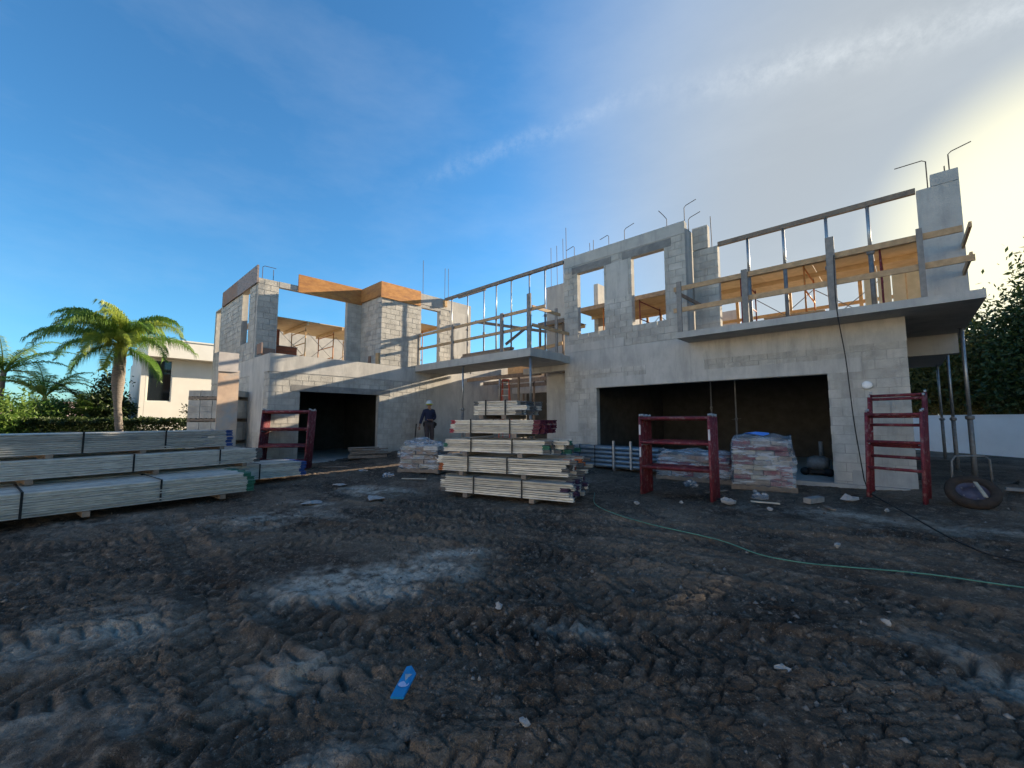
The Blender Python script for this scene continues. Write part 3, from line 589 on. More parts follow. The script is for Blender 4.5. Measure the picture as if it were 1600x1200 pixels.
for k, (x, y, z) in enumerate(((-15.0, -1.0, 1.02), (-15.05, -1.02, 1.12), (-15.0, -.98, 1.22))):
    joist('plank', (x-1.2, y-1.4, z), (x+.55, y+.5, z), .24, .06, WOODG, ('bottom', 'middle', 'top')[k]+' brown plank of the stack at the far left before the hedge', 'plank', None, 'brown planks before the hedge')
one('timber_crate', WOODG, (-16.2, -2.2, 0), (-14.6, -.55, .98), 'low timber crate under the brown planks by the hedge', 'crate')
# centre pile
def cb(label, start, end, z, nc, nr, h, pl, pr, st, w=.1, lens=(1.0,), jit=.03, zs=None):
    d = Vector((end[0]-start[0], end[1]-start[1], 0)); L = d.length; d.normalize(); ang = math.atan2(d.y, d.x); n = Vector((-d.y, d.x, 0))
    bundle(label, (start[0], start[1], z), ang, L, nc, nr, w, h, pl, pr, 'beam bundles piled in the centre', st, True, jit, lens)
    S0 = Vector((start[0], start[1], z))
    for k in (.22, .74): spacer(f'timber {"left" if k < .5 else "right"} of middle under the {label.split(" beam")[0]} centre bundle', S0+d*L*k-n*.03+Vector((0, 0, -.042)), S0+d*L*k+n*(nc*w+.03)+Vector((0, 0, -.042)), .1, .075)
cb('lowest beam bundle of the centre pile', (-6.95, 5.27), (-4.34, 6.08), .17, 11, 4, .079, 'grey', 'purple', (.28, .66), lens=(1, .99, 1.02))
cb('second beam bundle with orange and purple ends in the centre pile', (-7.09, 5.30), (-4.6, 6.12), .575, 11, 4, .075, 'orange', 'orange', (.27, .60), lens=(1, .94, 1.06, 1.13))
cb('third beam bundle with green ends in the centre pile', (-7.0, 5.38), (-4.83, 6.17), .96, 10, 3, .085, 'green', 'green', (.27, .66), lens=(1, 1.08, 1.14))
cb('fourth beam bundle with red ends in the centre pile', (-6.9, 5.46), (-5.03, 6.11), 1.335, 10, 3, .09, 'red', 'maroon', (.24, .68), lens=(1, 1.02))
cb('topmost short beam bundle of the centre pile', (-6.45, 5.68), (-5.5, 5.96), 1.70, 9, 3, .095, 'grey', 'grey', (.3, .75), lens=(1, 1.1, 1.2))
# ------------------------------------------------------------------ pipes on a rack
pb = thing('pipe_bundle', 'bundle of blue grey steel pipes on a rack before the wide garage', 'pipe bundle', (-7.9, 11.2, gz(-6, 11)))
PIPE = pm('blue_grey_pipe', (.20, .27, .33), (.14, .19, .24), 7, .45, .1, 50, metal=.5, rnd=.2, obj=True)
pmesh = MB().tube([(0, 0, 0), (2.9, 0, 0)], .062, 10).mesh('pipe', PIPE, True)
for r_ in range(5):
    for c_ in range(4):
        o = link('pipe', pmesh, pb, False); o.location = (random.uniform(-.04, .04), .13*c_, .12+.127*r_)
for x in (.35, .9, 1.5, 2.4): 
    m = MB()
    for p, q in (((x, -.07, .05), (x+.025, -.066, .71)), ((x, -.07, .706), (x+.025, .46, .71))): m.box(p, q)
    m.build('strap', BLACK, pb, False)
for x in (.2, 1.55, 2.6): MB().box((x, -.12, 0), (x+.07, .5, .055)).build('rack_foot', STEELD, pb, False)
for x in (1.55, 2.1): MB().box((x, -.125, .055), (x+.06, -.072, .86)).build('rack_post', STEEL, pb, False)
# ------------------------------------------------------------------ pallets, wrapped loads, scrap wood
def pallet(t, W, D, mat=WOODG, h=.12):
    for y in (0, D/2-.04, D-.08): MB().box((0, y, .018), (W, y+.08, h-.02)).build('stringer', mat, t, False)
    n = int(D/.0+0) if False else max(4, int(W/.16))
    for k in range(n): x = k*(W-.1)/(n-1); MB().box((x, 0, h-.018), (x+.1, D, h)).build('board', mat, t, False)
    for x in (0, W/2-.05, W-.1): MB().box((x, 0, 0), (x+.1, D, .016)).build('bottom_board', mat, t, False)
FILM, ft, FP = M_('plastic_film')
def film():
    N = ft.nodes; L = ft.links; FP.inputs['Base Color'].default_value = (.58, .61, .66, 1); FP.inputs['Roughness'].default_value = .13; FP.inputs['Specular IOR Level'].default_value = .6
    tr = N.new('ShaderNodeBsdfTransparent'); ms = N.new('ShaderNodeMixShader'); g = N.new('ShaderNodeNewGeometry')
    n = N.new('ShaderNodeTexNoise'); n.inputs['Scale'].default_value = 3.2; n.inputs['Detail'].default_value = 5; mp = N.new('ShaderNodeMapping'); mp.inputs['Scale'].default_value = (1, 1, 5); L.new(g.outputs['Position'], mp.inputs[0]); L.new(mp.outputs[0], n.inputs['Vector'])
    r = N.new('ShaderNodeMapRange'); r.inputs[1].default_value = .40; r.inputs[2].default_value = .68; r.inputs[3].default_value = .10; r.inputs[4].default_value = .55; L.new(n.outputs['Fac'], r.inputs[0])
    L.new(r.outputs[0], ms.inputs[0]); L.new(tr.outputs[0], ms.inputs[1]); L.new(FP.outputs[0], ms.inputs[2]); L.new(ms.outputs[0], N['Material Output'].inputs[0])
    b = N.new('ShaderNodeBump'); b.inputs['Strength'].default_value = .8; b.inputs['Distance'].default_value = .03; L.new(n.outputs['Fac'], b.inputs['Height']); L.new(b.outputs[0], FP.inputs['Normal'])
film()
def wrap(W, D, H, seed, amp=.05, taper=.06, peak=0):
    """crumpled closed film round a load: a subdivided box pushed about"""
    r_ = np.random.default_rng(seed); n = 14; v = []; f = []; idx = {}
    def P(i, j, k):
        key = (i, j, k)
        if key not in idx:
            x, y, z = i/n, j/n, k/n; q = 1-taper*z-.05*(abs(2*z-1)**3); X = W*(.5+(x-.5)*q); Y = D*(.5+(y-.5)*q); Z = H*z
            e = (1-abs(2*x-1)**6*abs(2*y-1)**6); Z = Z*(1-.12*(1-e)*(z > .9))+peak*(z**6)*math.exp(-((x-.4)**2+(y-.5)**2)*14)
            a_ = amp*(.25+.75*min(1, z*3)); idx[key] = len(v)
            v.append((X+a_*(math.sin(9*z+5*y+seed)*.5+r_.uniform(-.5, .5)), Y+a_*(math.sin(11*z+6*x+seed)*.5+r_.uniform(-.5, .5)), max(0, Z+a_*.5*r_.uniform(-1, 1)*(k > 0)-(.05*math.sin(7*x+seed)*math.sin(6*y) if k == n else 0))))
        return idx[key]
    for i in range(n):
        for j in range(n):
            f.append((P(i, j, n), P(i+1, j, n), P(i+1, j+1, n), P(i, j+1, n)))
            f.append((P(i, 0, j), P(i+1, 0, j), P(i+1, 0, j+1), P(i, 0, j+1))); f.append((P(i, n, j+1), P(i+1, n, j+1), P(i+1, n, j), P(i, n, j)))
            f.append((P(0, i, j+1), P(0, i+1, j+1), P(0, i+1, j), P(0, i, j))); f.append((P(n, i, j), P(n, i+1, j), P(n, i+1, j+1), P(n, i, j+1)))
    return MB().add(v, f)
def wrapped(label, loc, rz, W, D, H, seed, cols, layers, amp=.05, peak=0):
    t = thing('wrapped_pallet', label, 'wrapped pallet', loc, rz); pallet(t, W, D)
    z = .122; hh = (H-.2)/layers; r_ = random.Random(seed)
    for k in range(layers):
        x = .06
        while x < W-.15:
            w = r_.uniform(.18, .45); w = min(w, W-.06-x); y0 = r_.uniform(.05, .12)
            MB().box((x, y0, z+.003), (x+w-.01, D-.08, z+hh-.012)).build('bundled_piece', cols[r_.randrange(len(cols))], t, False); x += w
        z += hh
    MB().add([], []); wr = wrap(W, D, H-.1, seed, amp, peak=peak); wr.v = [(a_, b_, c_+.1) for a_, b_, c_ in wr.v]; wr.build('plastic_wrap', FILM, t, False, True); return t
CARD = pm('pale_carton', (.42, .38, .30), (.30, .27, .22), 8, .85, obj=True, rnd=.4)
wrapped('plastic wrapped pallet of red and pale parts with blue sheet, right of the centre frames', (-2.82, 9.93, gz(-2.3, 10.1)-.02), R(14), 1.2, .95, 1.14, 3, [RED, CARD, STEELD, RED, WOODG], 9, .035)
wrapped('crumpled plastic wrapped pallet left of the centre beam pile', (-10.45, 6.42, gz(-10, 6.8)-.02), R(28), 1.25, .95, .82, 5, [CARD, WOODG, ALU, CARD, PLYB], 5, .07, .16)
wrapped('low plastic covered load behind the centre red frames', (-4.7, 10.35, gz(-4, 10.6)-.02), R(4), 1.75, .9, .72, 11, [PLYB, STEELD, RED], 3, .06)
bs = MB(); 
for k in range(9):
    t = 2*math.pi*k/9; bs.v.append((.26*math.cos(t)*(1+.2*math.sin(3*t)), .16*math.sin(t), .02+.03*math.sin(2*t)))
bs.v.append((0, 0, .07)); bs.f = [(k, (k+1) % 9, 9) for k in range(9)]; bs.m = [0]*9
bso = bs.build('blue_sheet', pm('blue_sheet_plastic', (.10, .30, .80), (.08, .24, .68), 8, .5)); bso.location = (-2.42, 10.45, 1.27); tag(bso, 'bright blue crumpled sheet on top of the wrapped pallet', 'plastic sheet')
so_ = bso.modifiers.new('thick', 'SOLIDIFY'); so_.thickness = .004
pt = thing('wood_pallet', 'old wooden pallet in front of the left garage', 'pallet', (-13.75, 6.55, gz(-13.7, 7)-.01), R(64)); pallet(pt, 1.25, .9)
for k in range(14):
    L = random.uniform(.7, 1.3); y = random.uniform(.1, .75); z = .14+(k//3)*.045; x0 = random.uniform(-.05, .15); r0 = random.uniform(-.22, .22)
    o = MB().box((0, -.06, 0), (L, .06, .03)).build('scrap_board', WOODG if k % 3 else WOODGREY); M0 = wm(pt); o.location = M0 @ Vector((x0, y, z)); o.rotation_euler = (random.uniform(-.03, .03), random.uniform(-.03, .03), R(64)+r0)
    tag(o, 'weathered board in the scrap heap on the pallet before the left garage', 'board', 'scrap boards on the pallet')
# stacked pallets of concrete blocks at the end wall
bm_ = MB().box((0, 0, 0), (.385, .39, .195)).mesh('block', BLOCK)
def blockpallet(label, loc, rz, layers, nx=3):
    t = thing('block_pallet', label, 'block pallet', loc, rz, 'pallets of concrete blocks'); pallet(t, nx*.4, 1.2)
    for k in range(layers):
        for i in range(nx):
            for j in range(3):
                if 0 < i < nx-1 and j == 1 and k < layers-1: continue
                o = link('block', bm_, t, False); o.location = (i*.4+.005+random.uniform(-.004, .004), j*.4+.005, .123+k*.2)
    return t
for k, n in enumerate(('lowest', 'second', 'third', 'topmost')):
    blockpallet(f'{n} pallet of grey blocks in the stack at the left end wall', (-17.35, 2.7, .08+k*.727), R(44), 3 if k < 3 else 1, 4)
# sunlit form boards standing at the end of the left pile
one('form_sheet', pm('pale_plywood', (.58, .42, .30), (.44, .31, .23), 4, .8, .2, 40, stain=(.36, .35, .34), stain_scale=1.3), (-13.33, 2.68, .1), (-13.295, 3.16, 2.95), 'tall sunlit plywood strip standing behind the left pile', 'plywood')
one('form_sheet', pm('grey_plywood', (.50, .46, .43), (.40, .36, .34), 4, .8, .2, 40), (-13.29, 2.66, 2.9), (-13.26, 3.12, 3.42), 'pale plywood piece fixed to the top of the tall strip', 'plywood')
# ------------------------------------------------------------------ working decks, scaffolds and stores on the first floor
def deck(label, x0, x1, y0, y1, z, nx, ny, joists, mat=PLYD):
    t = thing('plywood_deck', label, 'deck', ((x0+x1)/2, (y0+y1)/2, z)); dx = (x1-x0)/nx; dy = (y1-y0)/ny
    for i in range(nx):
        for j in range(ny): MB().box((x0+i*dx+.004, y0+j*dy+.004, z), (x0+(i+1)*dx-.004, y0+(j+1)*dy-.004, z+.02+random.uniform(0, .004))).build('plywood_sheet', mat, t)
    for k in range(joists): y = y0+.1+(y1-y0-.2)*k/(joists-1); MB().box((x0, y-.025, z-.12), (x1, y+.025, z-.003)).build('joist', PLYD, t)
    MB().box((x0, y0-.03, z-.12), (x1, y0-.004, z+.03)).build('edge_board', WOODG, t); return t
deck('brown plywood working deck behind the right wing front wall', -8.95, .9, 12.92, 15.5, 5.74, 8, 1, 3)
deck('dark edged plywood deck inside the left wing behind the recessed opening', -19.4, -16.7, 4.7, 10.4, 5.40, 2, 4, 5, PLYD)
deck('small plank platform behind the right end of the bridge', -10.0, -8.75, 12.1, 13.5, 5.25, 1, 3, 2, WOODG)
def scaf(label, x, y, rz, W, H, mat, group, z=3.92): return frame(label, (x, y, z), rz, W, H, (H-.05, H*.62, H*.3), group, mat, .021, 0, 'scaffold frame')
GS = 'scaffold frames under the right deck'
for k, x in enumerate((-7.7, -6.3, -5.0, -3.2, -1.7, -.2)):
    scaf(f'{ORD[k]} scaffold frame from the left under the right deck', x, 13.0, R(90), 1.6, 1.72, ORANGE if k % 2 == 0 else RED, GS)
for k, (x0, x1) in enumerate(((-7.7, -6.3), (-6.3, -5.0), (-3.2, -1.7), (-1.7, -.2))):
    br = thing('cross_brace', f'{ORD[k]} pair of thin crossed braces from the left under the right deck', 'cross brace', ((x0+x1)/2, 14.6, 3.95), 0, 'cross braces under the right deck')
    MB().tube([(x0+.03, 14.6, 4.15), (x1-.03, 14.6, 5.35)], .012, 5).build('rod', STEELD, br); MB().tube([(x0+.03, 14.63, 5.35), (x1-.03, 14.63, 4.15)], .012, 5).build('rod', STEELD, br)
for k, y in enumerate((5.1, 6.2, 7.3, 8.4)): scaf(f'{ORD[k]} yellowish scaffold frame from the left under the left deck', -17.0, y, R(180), 1.5, 1.45, WOOD if k % 2 else ORANGE, 'scaffold frames under the left deck', 3.72)
for k, (y0, y1) in enumerate(((5.2, 6.3), (6.3, 7.4), (7.4, 8.5))):
    br = thing('cross_brace', f'{ORD[k]} crossed brace pair from the left in the recessed opening', 'cross brace', (-16.9, (y0+y1)/2, 3.75), 0, 'cross braces under the left deck')
    MB().tube([(-16.95, y0, 3.95), (-16.95, y1, 5.0)], .011, 5).build('rod', STEELD, br); MB().tube([(-16.98, y0, 5.0), (-16.98, y1, 3.95)], .011, 5).build('rod', STEELD, br)
for k, (y, z) in enumerate(((10.0, 3.83), (10.7, 3.83))): scaf(('left', 'right')[k]+' orange scaffold frame seen through the door hole', -15.6, y, R(180), 1.2, 1.85, ORANGE, 'scaffold frames behind the door hole', 3.72)
deck('small brown deck seen through the door hole', -17.0, -15.0, 9.7, 11.2, 5.75, 1, 1, 2)
def crate(label, a_, b_, n=3):
    t = thing('timber_crate', label, 'crate', ((a_[0]+b_[0])/2, (a_[1]+b_[1])/2, a_[2])); hz = (b_[2]-a_[2])/n
    for k in range(n): MB().box((b_[0]-.03, a_[1], a_[2]+k*hz+.006), (b_[0], b_[1], a_[2]+(k+1)*hz-.006)).build('side_board', RW, t); MB().box((a_[0], a_[1]-.03, a_[2]+k*hz+.006), (b_[0], a_[1], a_[2]+(k+1)*hz-.006)).build('side_board', PLY, t)
    MB().box((a_[0], a_[1]+.002, a_[2]), (b_[0]-.032, b_[1]-.002, b_[2]-.03)).build('core', PLYB, t); MB().box((a_[0]-.02, a_[1]-.04, b_[2]-.028), (b_[0]+.02, b_[1]+.02, b_[2])).build('lid', PLYB, t); return t
RW = pm('red_brown_board', (.36, .10, .04), (.26, .07, .03), 8, .75, .2, 40, rnd=.2)
crate('low red brown wooden box behind the recessed balcony edge', (-17.6, 5.0, 3.725), (-16.55, 5.75, 4.32)); crate('taller orange wooden box behind the low box', (-18.6, 4.75, 3.725), (-17.75, 5.5, 5.15), 4)
for k in range(9):
    o = MB().box((0, -.05, 0), (1.35, .05, .045)).build('stacked_board', RW if k % 2 else WOOD); o.location = (-2.62+random.uniform(-.05, .05), 12.95+.0*k, 3.93+.052*k); o.rotation_euler = (0, 0, random.uniform(-.03, .03)+.05)
    tag(o, 'orange board of the flat stack on the balcony floor', 'board', 'orange boards stacked on the balcony')
for k in range(4):
    one('form_sheet', PLYD, (-.55+.26*k, 13.6, 3.93), (-.55+.26*k+.235, 13.62, 5.2-.05*(k % 2)), f'{ORD[k]} upright plywood strip from the left beside the right pier', 'plywood', 'upright plywood strips beside the right pier')
for k in range(6):
    o = MB().box((0, -.1, 0), (2.5, .1, .045)).build('plank', WOODG); o.location = (-12.2+random.uniform(-.1, .1), 10.15+.03*k, 3.822+.047*k); o.rotation_euler = (0, 0, random.uniform(-.02, .02))
    tag(o, 'weathered plank of the low stack on the bridge', 'plank', 'planks stacked on the bridge')
for k in range(5):
    one('form_sheet', PLYD if k % 2 else PLY, (-10.4+.98*k, 16.2, 3.93), (-10.4+.98*k+.96, 16.24, 5.05+.12*(k % 2)), f'{ORD[k]} plywood panel from the left standing behind the square window holes', 'plywood', 'plywood panels behind the window holes')
for k, x in enumerate((-8.0, -7.1, -6.6, -5.6, -4.6, -3.9, -2.4, -1.4, -.7, .3)):
    joist('timber_prop', (x, 15.35+.1*(k % 2), 3.93), (x+random.uniform(-.04, .04), 15.35, 5.61), .09, .05, WOOD, f'{ORD[k]} upright timber from the left under the back edge of the right deck', 'timber', None, 'upright timbers under the right deck')
for k, (z, y) in enumerate(((4.5, 15.44), (4.95, 15.44))): joist('timber_rail', (-8.6, y, z), (.6, y, z+.05), .04, .10, WOOD, ('lower', 'upper')[k]+' long timber rail behind the right deck props', 'timber')
for k, (x0, y0, x1, y1, z) in enumerate(((-11.4, 12.0, -8.8, 12.0, 4.35), (-11.6, 12.5, -9.3, 13.0, 4.6), (-13.8, 14.6, -10.4, 14.6, 4.6), (-12.9, 15.0, -12.9, 18.5, 4.35))):
    joist('loose_joist', (x0, y0, z-.25), (x1, y1, z), .05, .12, WOOD, f'{ORD[k]} loose brown joist from the front behind the bridge rail', 'timber', None, 'loose joists behind the bridge')
for k, (x, y) in enumerate(((-10.0, 12.2), (-8.9, 12.2), (-11.6, 14.5), (-10.6, 14.5))): joist('timber_prop', (x, y, 3.3), (x, y, 5.22 if k < 2 else 4.9), .07, .07, WOODG, f'{ORD[k]} dark upright from the front behind the right end of the bridge', 'timber', None, 'dark uprights behind the bridge')
for k, (x, y) in enumerate(((-13.6, 13.6), (-12.2, 14.4), (-11.5, 12.6), (-13.9, 15.6), (-10.9, 15.0))): joist('timber_prop', (x, y, .63), (x+.03, y, 3.5), .08, .06, WOODG, f'{ORD[k]} brown upright timber in the passage under the bridge', 'timber', None, 'timbers in the passage')
for k, y in enumerate((12.4, 13.4, 14.4)): joist('joist', (-14.45, y, 3.40-.1*k), (-10.2, y, 3.40-.1*k), .06, .16, WOODG, f'{ORD[k]} brown cross timber from the front in the passage ceiling', 'timber', None, 'cross timbers in the passage')
# ladder
ld = thing('ladder', 'orange red step ladder standing in the passage under the bridge', 'ladder', (-12.9, 13.3, .63), R(30))
LAD = pm('orange_fibreglass', (.55, .10, .05), (.45, .08, .04), 8, .6)
for x in (-.2, .2):
    MB().bar((x*1.25, -.25, 0), (x*.7, 0, 2.75), .03, .07).build('stile', LAD, ld, False)
    MB().bar((x*1.2, .45, 0), (x*.7, .05, 2.7), .025, .05).build('rear_stile', LAD, ld, False)
for k in range(9): z = .3+.29*k; f_ = z/2.75; w = .2*(1.25-.55*f_); MB().box((-w, -.25*(1-f_)-.04, z-.012), (w, -.25*(1-f_)+.04, z+.012)).build('step', STEEL, ld, False)
MB().box((-.16, -.05, 2.72), (.16, .1, 2.78)).build('top_cap', LAD, ld, False)
# machine in the garage
mc = thing('motor_unit', 'dark motor unit on the garage floor by the right jamb', 'machine', (-1.65, 13.2, .2))
MB().box((-.35, -.22, .06), (.3, .22, .14)).build('base_frame', BLACK, mc, False); MB().tube([(-.25, 0, .3), (-.1, 0, .3), (.1, 0, .3), (.2, 0, .3)], [.13, .19, .19, .14], 14).build('motor', STEELD, mc, False, True)
MB().tube([(.05, 0, .48), (.05, 0, .85)], .045, 10).build('exhaust', STEELD, mc, False, True)
for x in (-.28, .22): MB().tube([(x, -.25, .1), (x, -.18, .1)], .1, 12).build('wheel', BLACK, mc, False, True)
lm = MB().tube([(0, 0, 0), (0, -.05, 0), (0, -.07, 0)], [.09, .09, .05], 14).build('wall_lamp', WHITEW, None, True, True); lm.location = (-.55, 11.843, 2.35); tag(lm, 'small round white fitting on the wall right of the garage', 'fitting')
# ------------------------------------------------------------------ boundary wall, neighbour's house
bw = thing('boundary_wall', 'low white rendered boundary wall at the right edge of the plot', 'wall', (3.5, 25.9, 0))
def longwall(par, P, z0, z1, th):
    for (p, q) in zip(P[:-1], P[1:]):
        d = (Vector(q)-Vector(p)); L = d.length; n = max(1, int(round(L/3.0)))
        for k in range(n):
            s = Vector(p)+d*(k/n); e = Vector(p)+d*((k+1)/n)-d.normalized()*.006
            MB().bar((s.x, s.y, (z0+z1)/2), (e.x, e.y, (z0+z1)/2), th, z1-z0).build('panel', WHITEW, par)
        MB().bar((p[0], p[1], z1+.02), (q[0], q[1], z1+.02), th+.05, .04).build('coping', WHITEW, par)
longwall(bw, [(-6.5, 38.4), (.63, 29.42), (9.6, 18.2)], -.1, 1.78, .18)
nb = thing('neighbour_house', 'white modern house with flat roof and tall dark window behind the palm', 'house', (-32, 5, 0))
MB().box((-36, 2.55, -.05), (-30, 2.75, 5.0)).build('wall', WHITEP, nb)
m = MB()
for a_, b_ in (((-30.2, 2.76, -.05), (-30, 2.82, 5.0)), ((-30.2, 2.82, -.05), (-30, 3.88, 2.6)), ((-30.2, 3.88, -.05), (-30, 13, 5.0)), ((-30.2, 2.82, 4.93), (-30, 3.88, 5.0))): m.box(a_, b_)
m.build('wall', WHITEP, nb)
wd = MB().box((-30.12, 2.85, 2.66), (-30.09, 3.85, 4.9)).build('window', GLASS, nb)
for a_, b_ in (((-30.12, 2.825, 2.605), (-30.03, 2.87, 4.925)), ((-30.12, 3.83, 2.605), (-30.03, 3.875, 4.925)), ((-30.12, 2.87, 4.88), (-30.03, 3.83, 4.925)), ((-30.12, 2.87, 2.605), (-30.03, 3.83, 2.65))): MB().box(a_, b_).build('frame', WHITEP, wd)
rf = MB().box((-37, 2.7, 5.01), (-29.2, 13.4, 5.95)).build('roof', WHITEP, nb); MB().box((-37.05, 2.66, 5.951), (-29.15, 13.45, 6.03)).build('coping', WHITEP, rf)
nh = thing('distant_house', 'far low house with pale pink roof beyond the hedge', 'house', (-59, 0, 0))
MB().box((-64, -3, 0), (-58, 4, 1.9)).build('wall', WHITEP, nh); MB().add([(-65, -4, 1.9), (-57.3, -4, 1.9), (-57.3, 5, 1.9), (-65, 5, 1.9), (-61, -1, 3.4), (-61, 2, 3.4)], ((0, 1, 4), (1, 2, 5, 4), (2, 3, 5), (3, 0, 4, 5), (3, 2, 1, 0))).build('roof', pm('pale_roof_tile', (.55, .40, .36), None, 9, .8), nh)
# ------------------------------------------------------------------ vegetation
def leaves(name, C, size, mat, parent=None, aspect=.42, droop=.3, seed=1, jit=.35):
    """leaf-sized rhombic faces at the points C"""
    r_ = np.random.default_rng(seed); n = len(C); d = r_.normal(size=(n, 3)); d[:, 2] -= droop; d /= np.linalg.norm(d, axis=1)[:, None]
    e = r_.normal(size=(n, 3)); e -= d*(e*d).sum(1)[:, None]; e /= np.linalg.norm(e, axis=1)[:, None]
    s = size*(1+jit*r_.uniform(-1, 1, n))[:, None]; C = np.asarray(C)
    v = np.stack([C, C+d*s*.5+e*s*aspect*.5, C+d*s, C+d*s*.5-e*s*aspect*.5], 1).reshape(-1, 3); f = np.arange(4*n).reshape(n, 4)
    return link(name, npmesh(name, v, f, mat), parent, True)
def clumpy(n, c, rad, nclump, cr, seed, zmin=None):
    r_ = np.random.default_rng(seed); q = r_.normal(size=(nclump, 3)); q /= np.linalg.norm(q, axis=1)[:, None]; q *= (r_.random((nclump, 1))**.45)
    cc = np.array(c)+q*np.array(rad); k = r_.integers(0, nclump, n); p = cc[k]+r_.normal(size=(n, 3))*cr*(.6+.8*r_.random((n, 1)))
    if zmin is not None: p = p[p[:, 2] > zmin]
    return p
LF_D = leafmat('dark_leaf', (.018, .036, .010), (.048, .072, .018), .2); LF_M = leafmat('mid_leaf', (.06, .13, .02), (.14, .21, .04), .45)
LF_O = leafmat('olive_leaf', (.07, .075, .022), (.13, .12, .035), .4); LF_P = leafmat('palm_leaflet', (.07, .165, .025), (.18, .285, .055), .45, .4); LF_Y = leafmat('yellow_palm_leaflet', (.14, .235, .035), (.32, .35, .06), .5, .4)
def tree(name, label, base, H, rad, n, seed, mat, size=.16, group=None, trunk=.12, ncl=60, low=.25, cr=.35):
    t = thing(name, label, 'tree', base, 0, group); x, y, z = base; r_ = random.Random(seed)
    m = MB(); top = Vector((x+r_.uniform(-.3, .3), y, z+H*.6)); m.tube([(x, y, z-.1), (x+r_.uniform(-.1, .1), y, z+H*.3), top], [trunk, trunk*.8, trunk*.5], 7)
    for k in range(7):
        a_ = k*2.4; e = Vector((x+math.cos(a_)*rad*.65, y+math.sin(a_)*rad*.65, z+H*r_.uniform(.55, .9))); s = Vector((x, y, z+H*r_.uniform(.25, .5))); m.tube([s, (s+e)/2+Vector((0, 0, .2)), e], [trunk*.5, trunk*.35, trunk*.15], 5)
    m.build('trunk', BARK, t, True, True)
    leaves('crown', clumpy(n, (x, y, z+H*(low+(1-low)/2)), (rad, rad, H*(1-low)/2), ncl, cr, seed, z+(1.9 if group == 'trees behind the white boundary wall' else .1)), size, mat, t, seed=seed); return t
GR = 'trees behind the white boundary wall'
RT = [(2.2, 30.5, 6.6, 2.0, 'narrow dark tree just right of the house behind the white wall'), (4.6, 28.2, 7.5, 2.0, 'dark tree behind the white wall, second from the house'), (6.9, 26.2, 9.8, 2.2, 'dark tree behind the white wall, third from the house'),
      (8.6, 24.4, 10.6, 2.5, 'tall dark tree at the right edge of the view'), (-.6, 34, 6.5, 2.4, 'tree behind the white wall partly hidden by the overhang'), (7.3, 33.2, 11.4, 2.8, 'tall tree in the second row behind the white wall'), (9.6, 29.5, 11.8, 3.0, 'tall tree in the second row at the right edge'), (3.2, 35.5, 8.6, 2.8, 'tree in the second row nearest the house')]
for k, (x, y, H, rd, lb_) in enumerate(RT): tree('dense_tree', lb_, (x, y, 0), H*.93, rd, 15000, 100+k, LF_D if k % 3 else LF_O, .2, GR, .16, 90, .06, .45)
for k, (x, y, H, rd) in enumerate(((-4.5, 37.5, 5.5, 2.4), (1.2, 32.6, 6.2, 2.2), (3.4, 31.2, 6.8, 2.2), (-2.2, 36, 6.0, 2.4))): tree('dense_tree', f'{ORD[k]} filler tree in the dark row behind the white wall under the overhang', (x, y, 0), H, rd, 7000, 120+k, LF_D, .3, GR, .14, 80, .02, .5)
# trees beyond the frame on the right that shade the plot, and behind the house
for k, (x, y, H, rd) in enumerate(((11.2, 21.8, 11, 2.9), (13.6, 18.6, 11, 2.9), (15.6, 15.6, 11, 3), (17.5, 12.4, 11, 3), (13.5, 26, 12.5, 3.3), (17, 22, 12.5, 3.3), (7.6, 40, 12, 3.3), (8, 36, 12.5, 3.3))):
    tree('dense_tree', f'{ORD[k]} shade tree beyond the right edge of the view', (x, y, 0), H, rd, 6500, 140+k, LF_D, .34, 'shade trees beyond the right edge', .18, 80, .04, .5)
for k, (x, y, H, rd) in enumerate(((-19.3, 24.3, 4.4, 1.6), (-22.0, 24.5, 4.6, 1.8), (-9.0, 29, 4.2, 1.9), (-17.5, 30, 4.4, 2.2), (-21.5, 31, 4.6, 2.3), (-5.8, 31, 4.4, 2.0))):
    tree('garden_tree', f'{ORD[k]} low leafy tree behind the house seen through the passage', (x, y, 0), H, rd, 4500, 160+k, LF_M, .24, 'low trees behind the house', .1, 45, .05, .4)
# feathery palms
def frond(L, el, curl, seed, n=64, ll=.55, hang=.75, w=.028, twist=0):
    """one arching feather leaf along +X: midrib with two ranks of hanging leaflets"""
    r_ = random.Random(seed); m = MB(); pts = []; p = Vector((0, 0, 0)); a_ = el; ns = 14
    for k in range(ns+1):
        pts.append(p.copy()); t = k/ns; p = p+Vector((math.cos(a_), 0, math.sin(a_)))*(L/ns); a_ -= curl*(.35+1.3*t)/ns
    m.tube(pts, [.028*(1-.85*k/ns)+.003 for k in range(ns+1)], 5); 
    for k in range(n):
        t = .10+.90*(k/(n-1)); f_ = t*ns; i = min(int(f_), ns-1); q = pts[i].lerp(pts[i+1], f_-i); d = (pts[i+1]-pts[i]).normalized(); up = Vector((0, 1, 0)).cross(d)*-1
        env = math.sin(math.pi*min(1, .18+.82*t)**.8)**.6 if t < .96 else .5
        for s in (-1, 1):
            l_ = ll*env*r_.uniform(.8, 1.1); out = Vector((0, s, 0)); dr = hang*r_.uniform(.7, 1.25)
            d1 = (out*.75+d*.55+up*r_.uniform(.0, .45)).normalized(); e1 = q+d1*l_*.45; d2 = (d1*.5+Vector((0, 0, -dr))+d*.15).normalized(); e2 = e1+d2*l_*.6
            wd_ = d*w*r_.uniform(.7, 1.2); m.add([q-wd_*.4, q+wd_*.4, e1+wd_*.5, e1-wd_*.5, e2], [(0, 1, 2, 3), (3, 2, 4)])
    return m
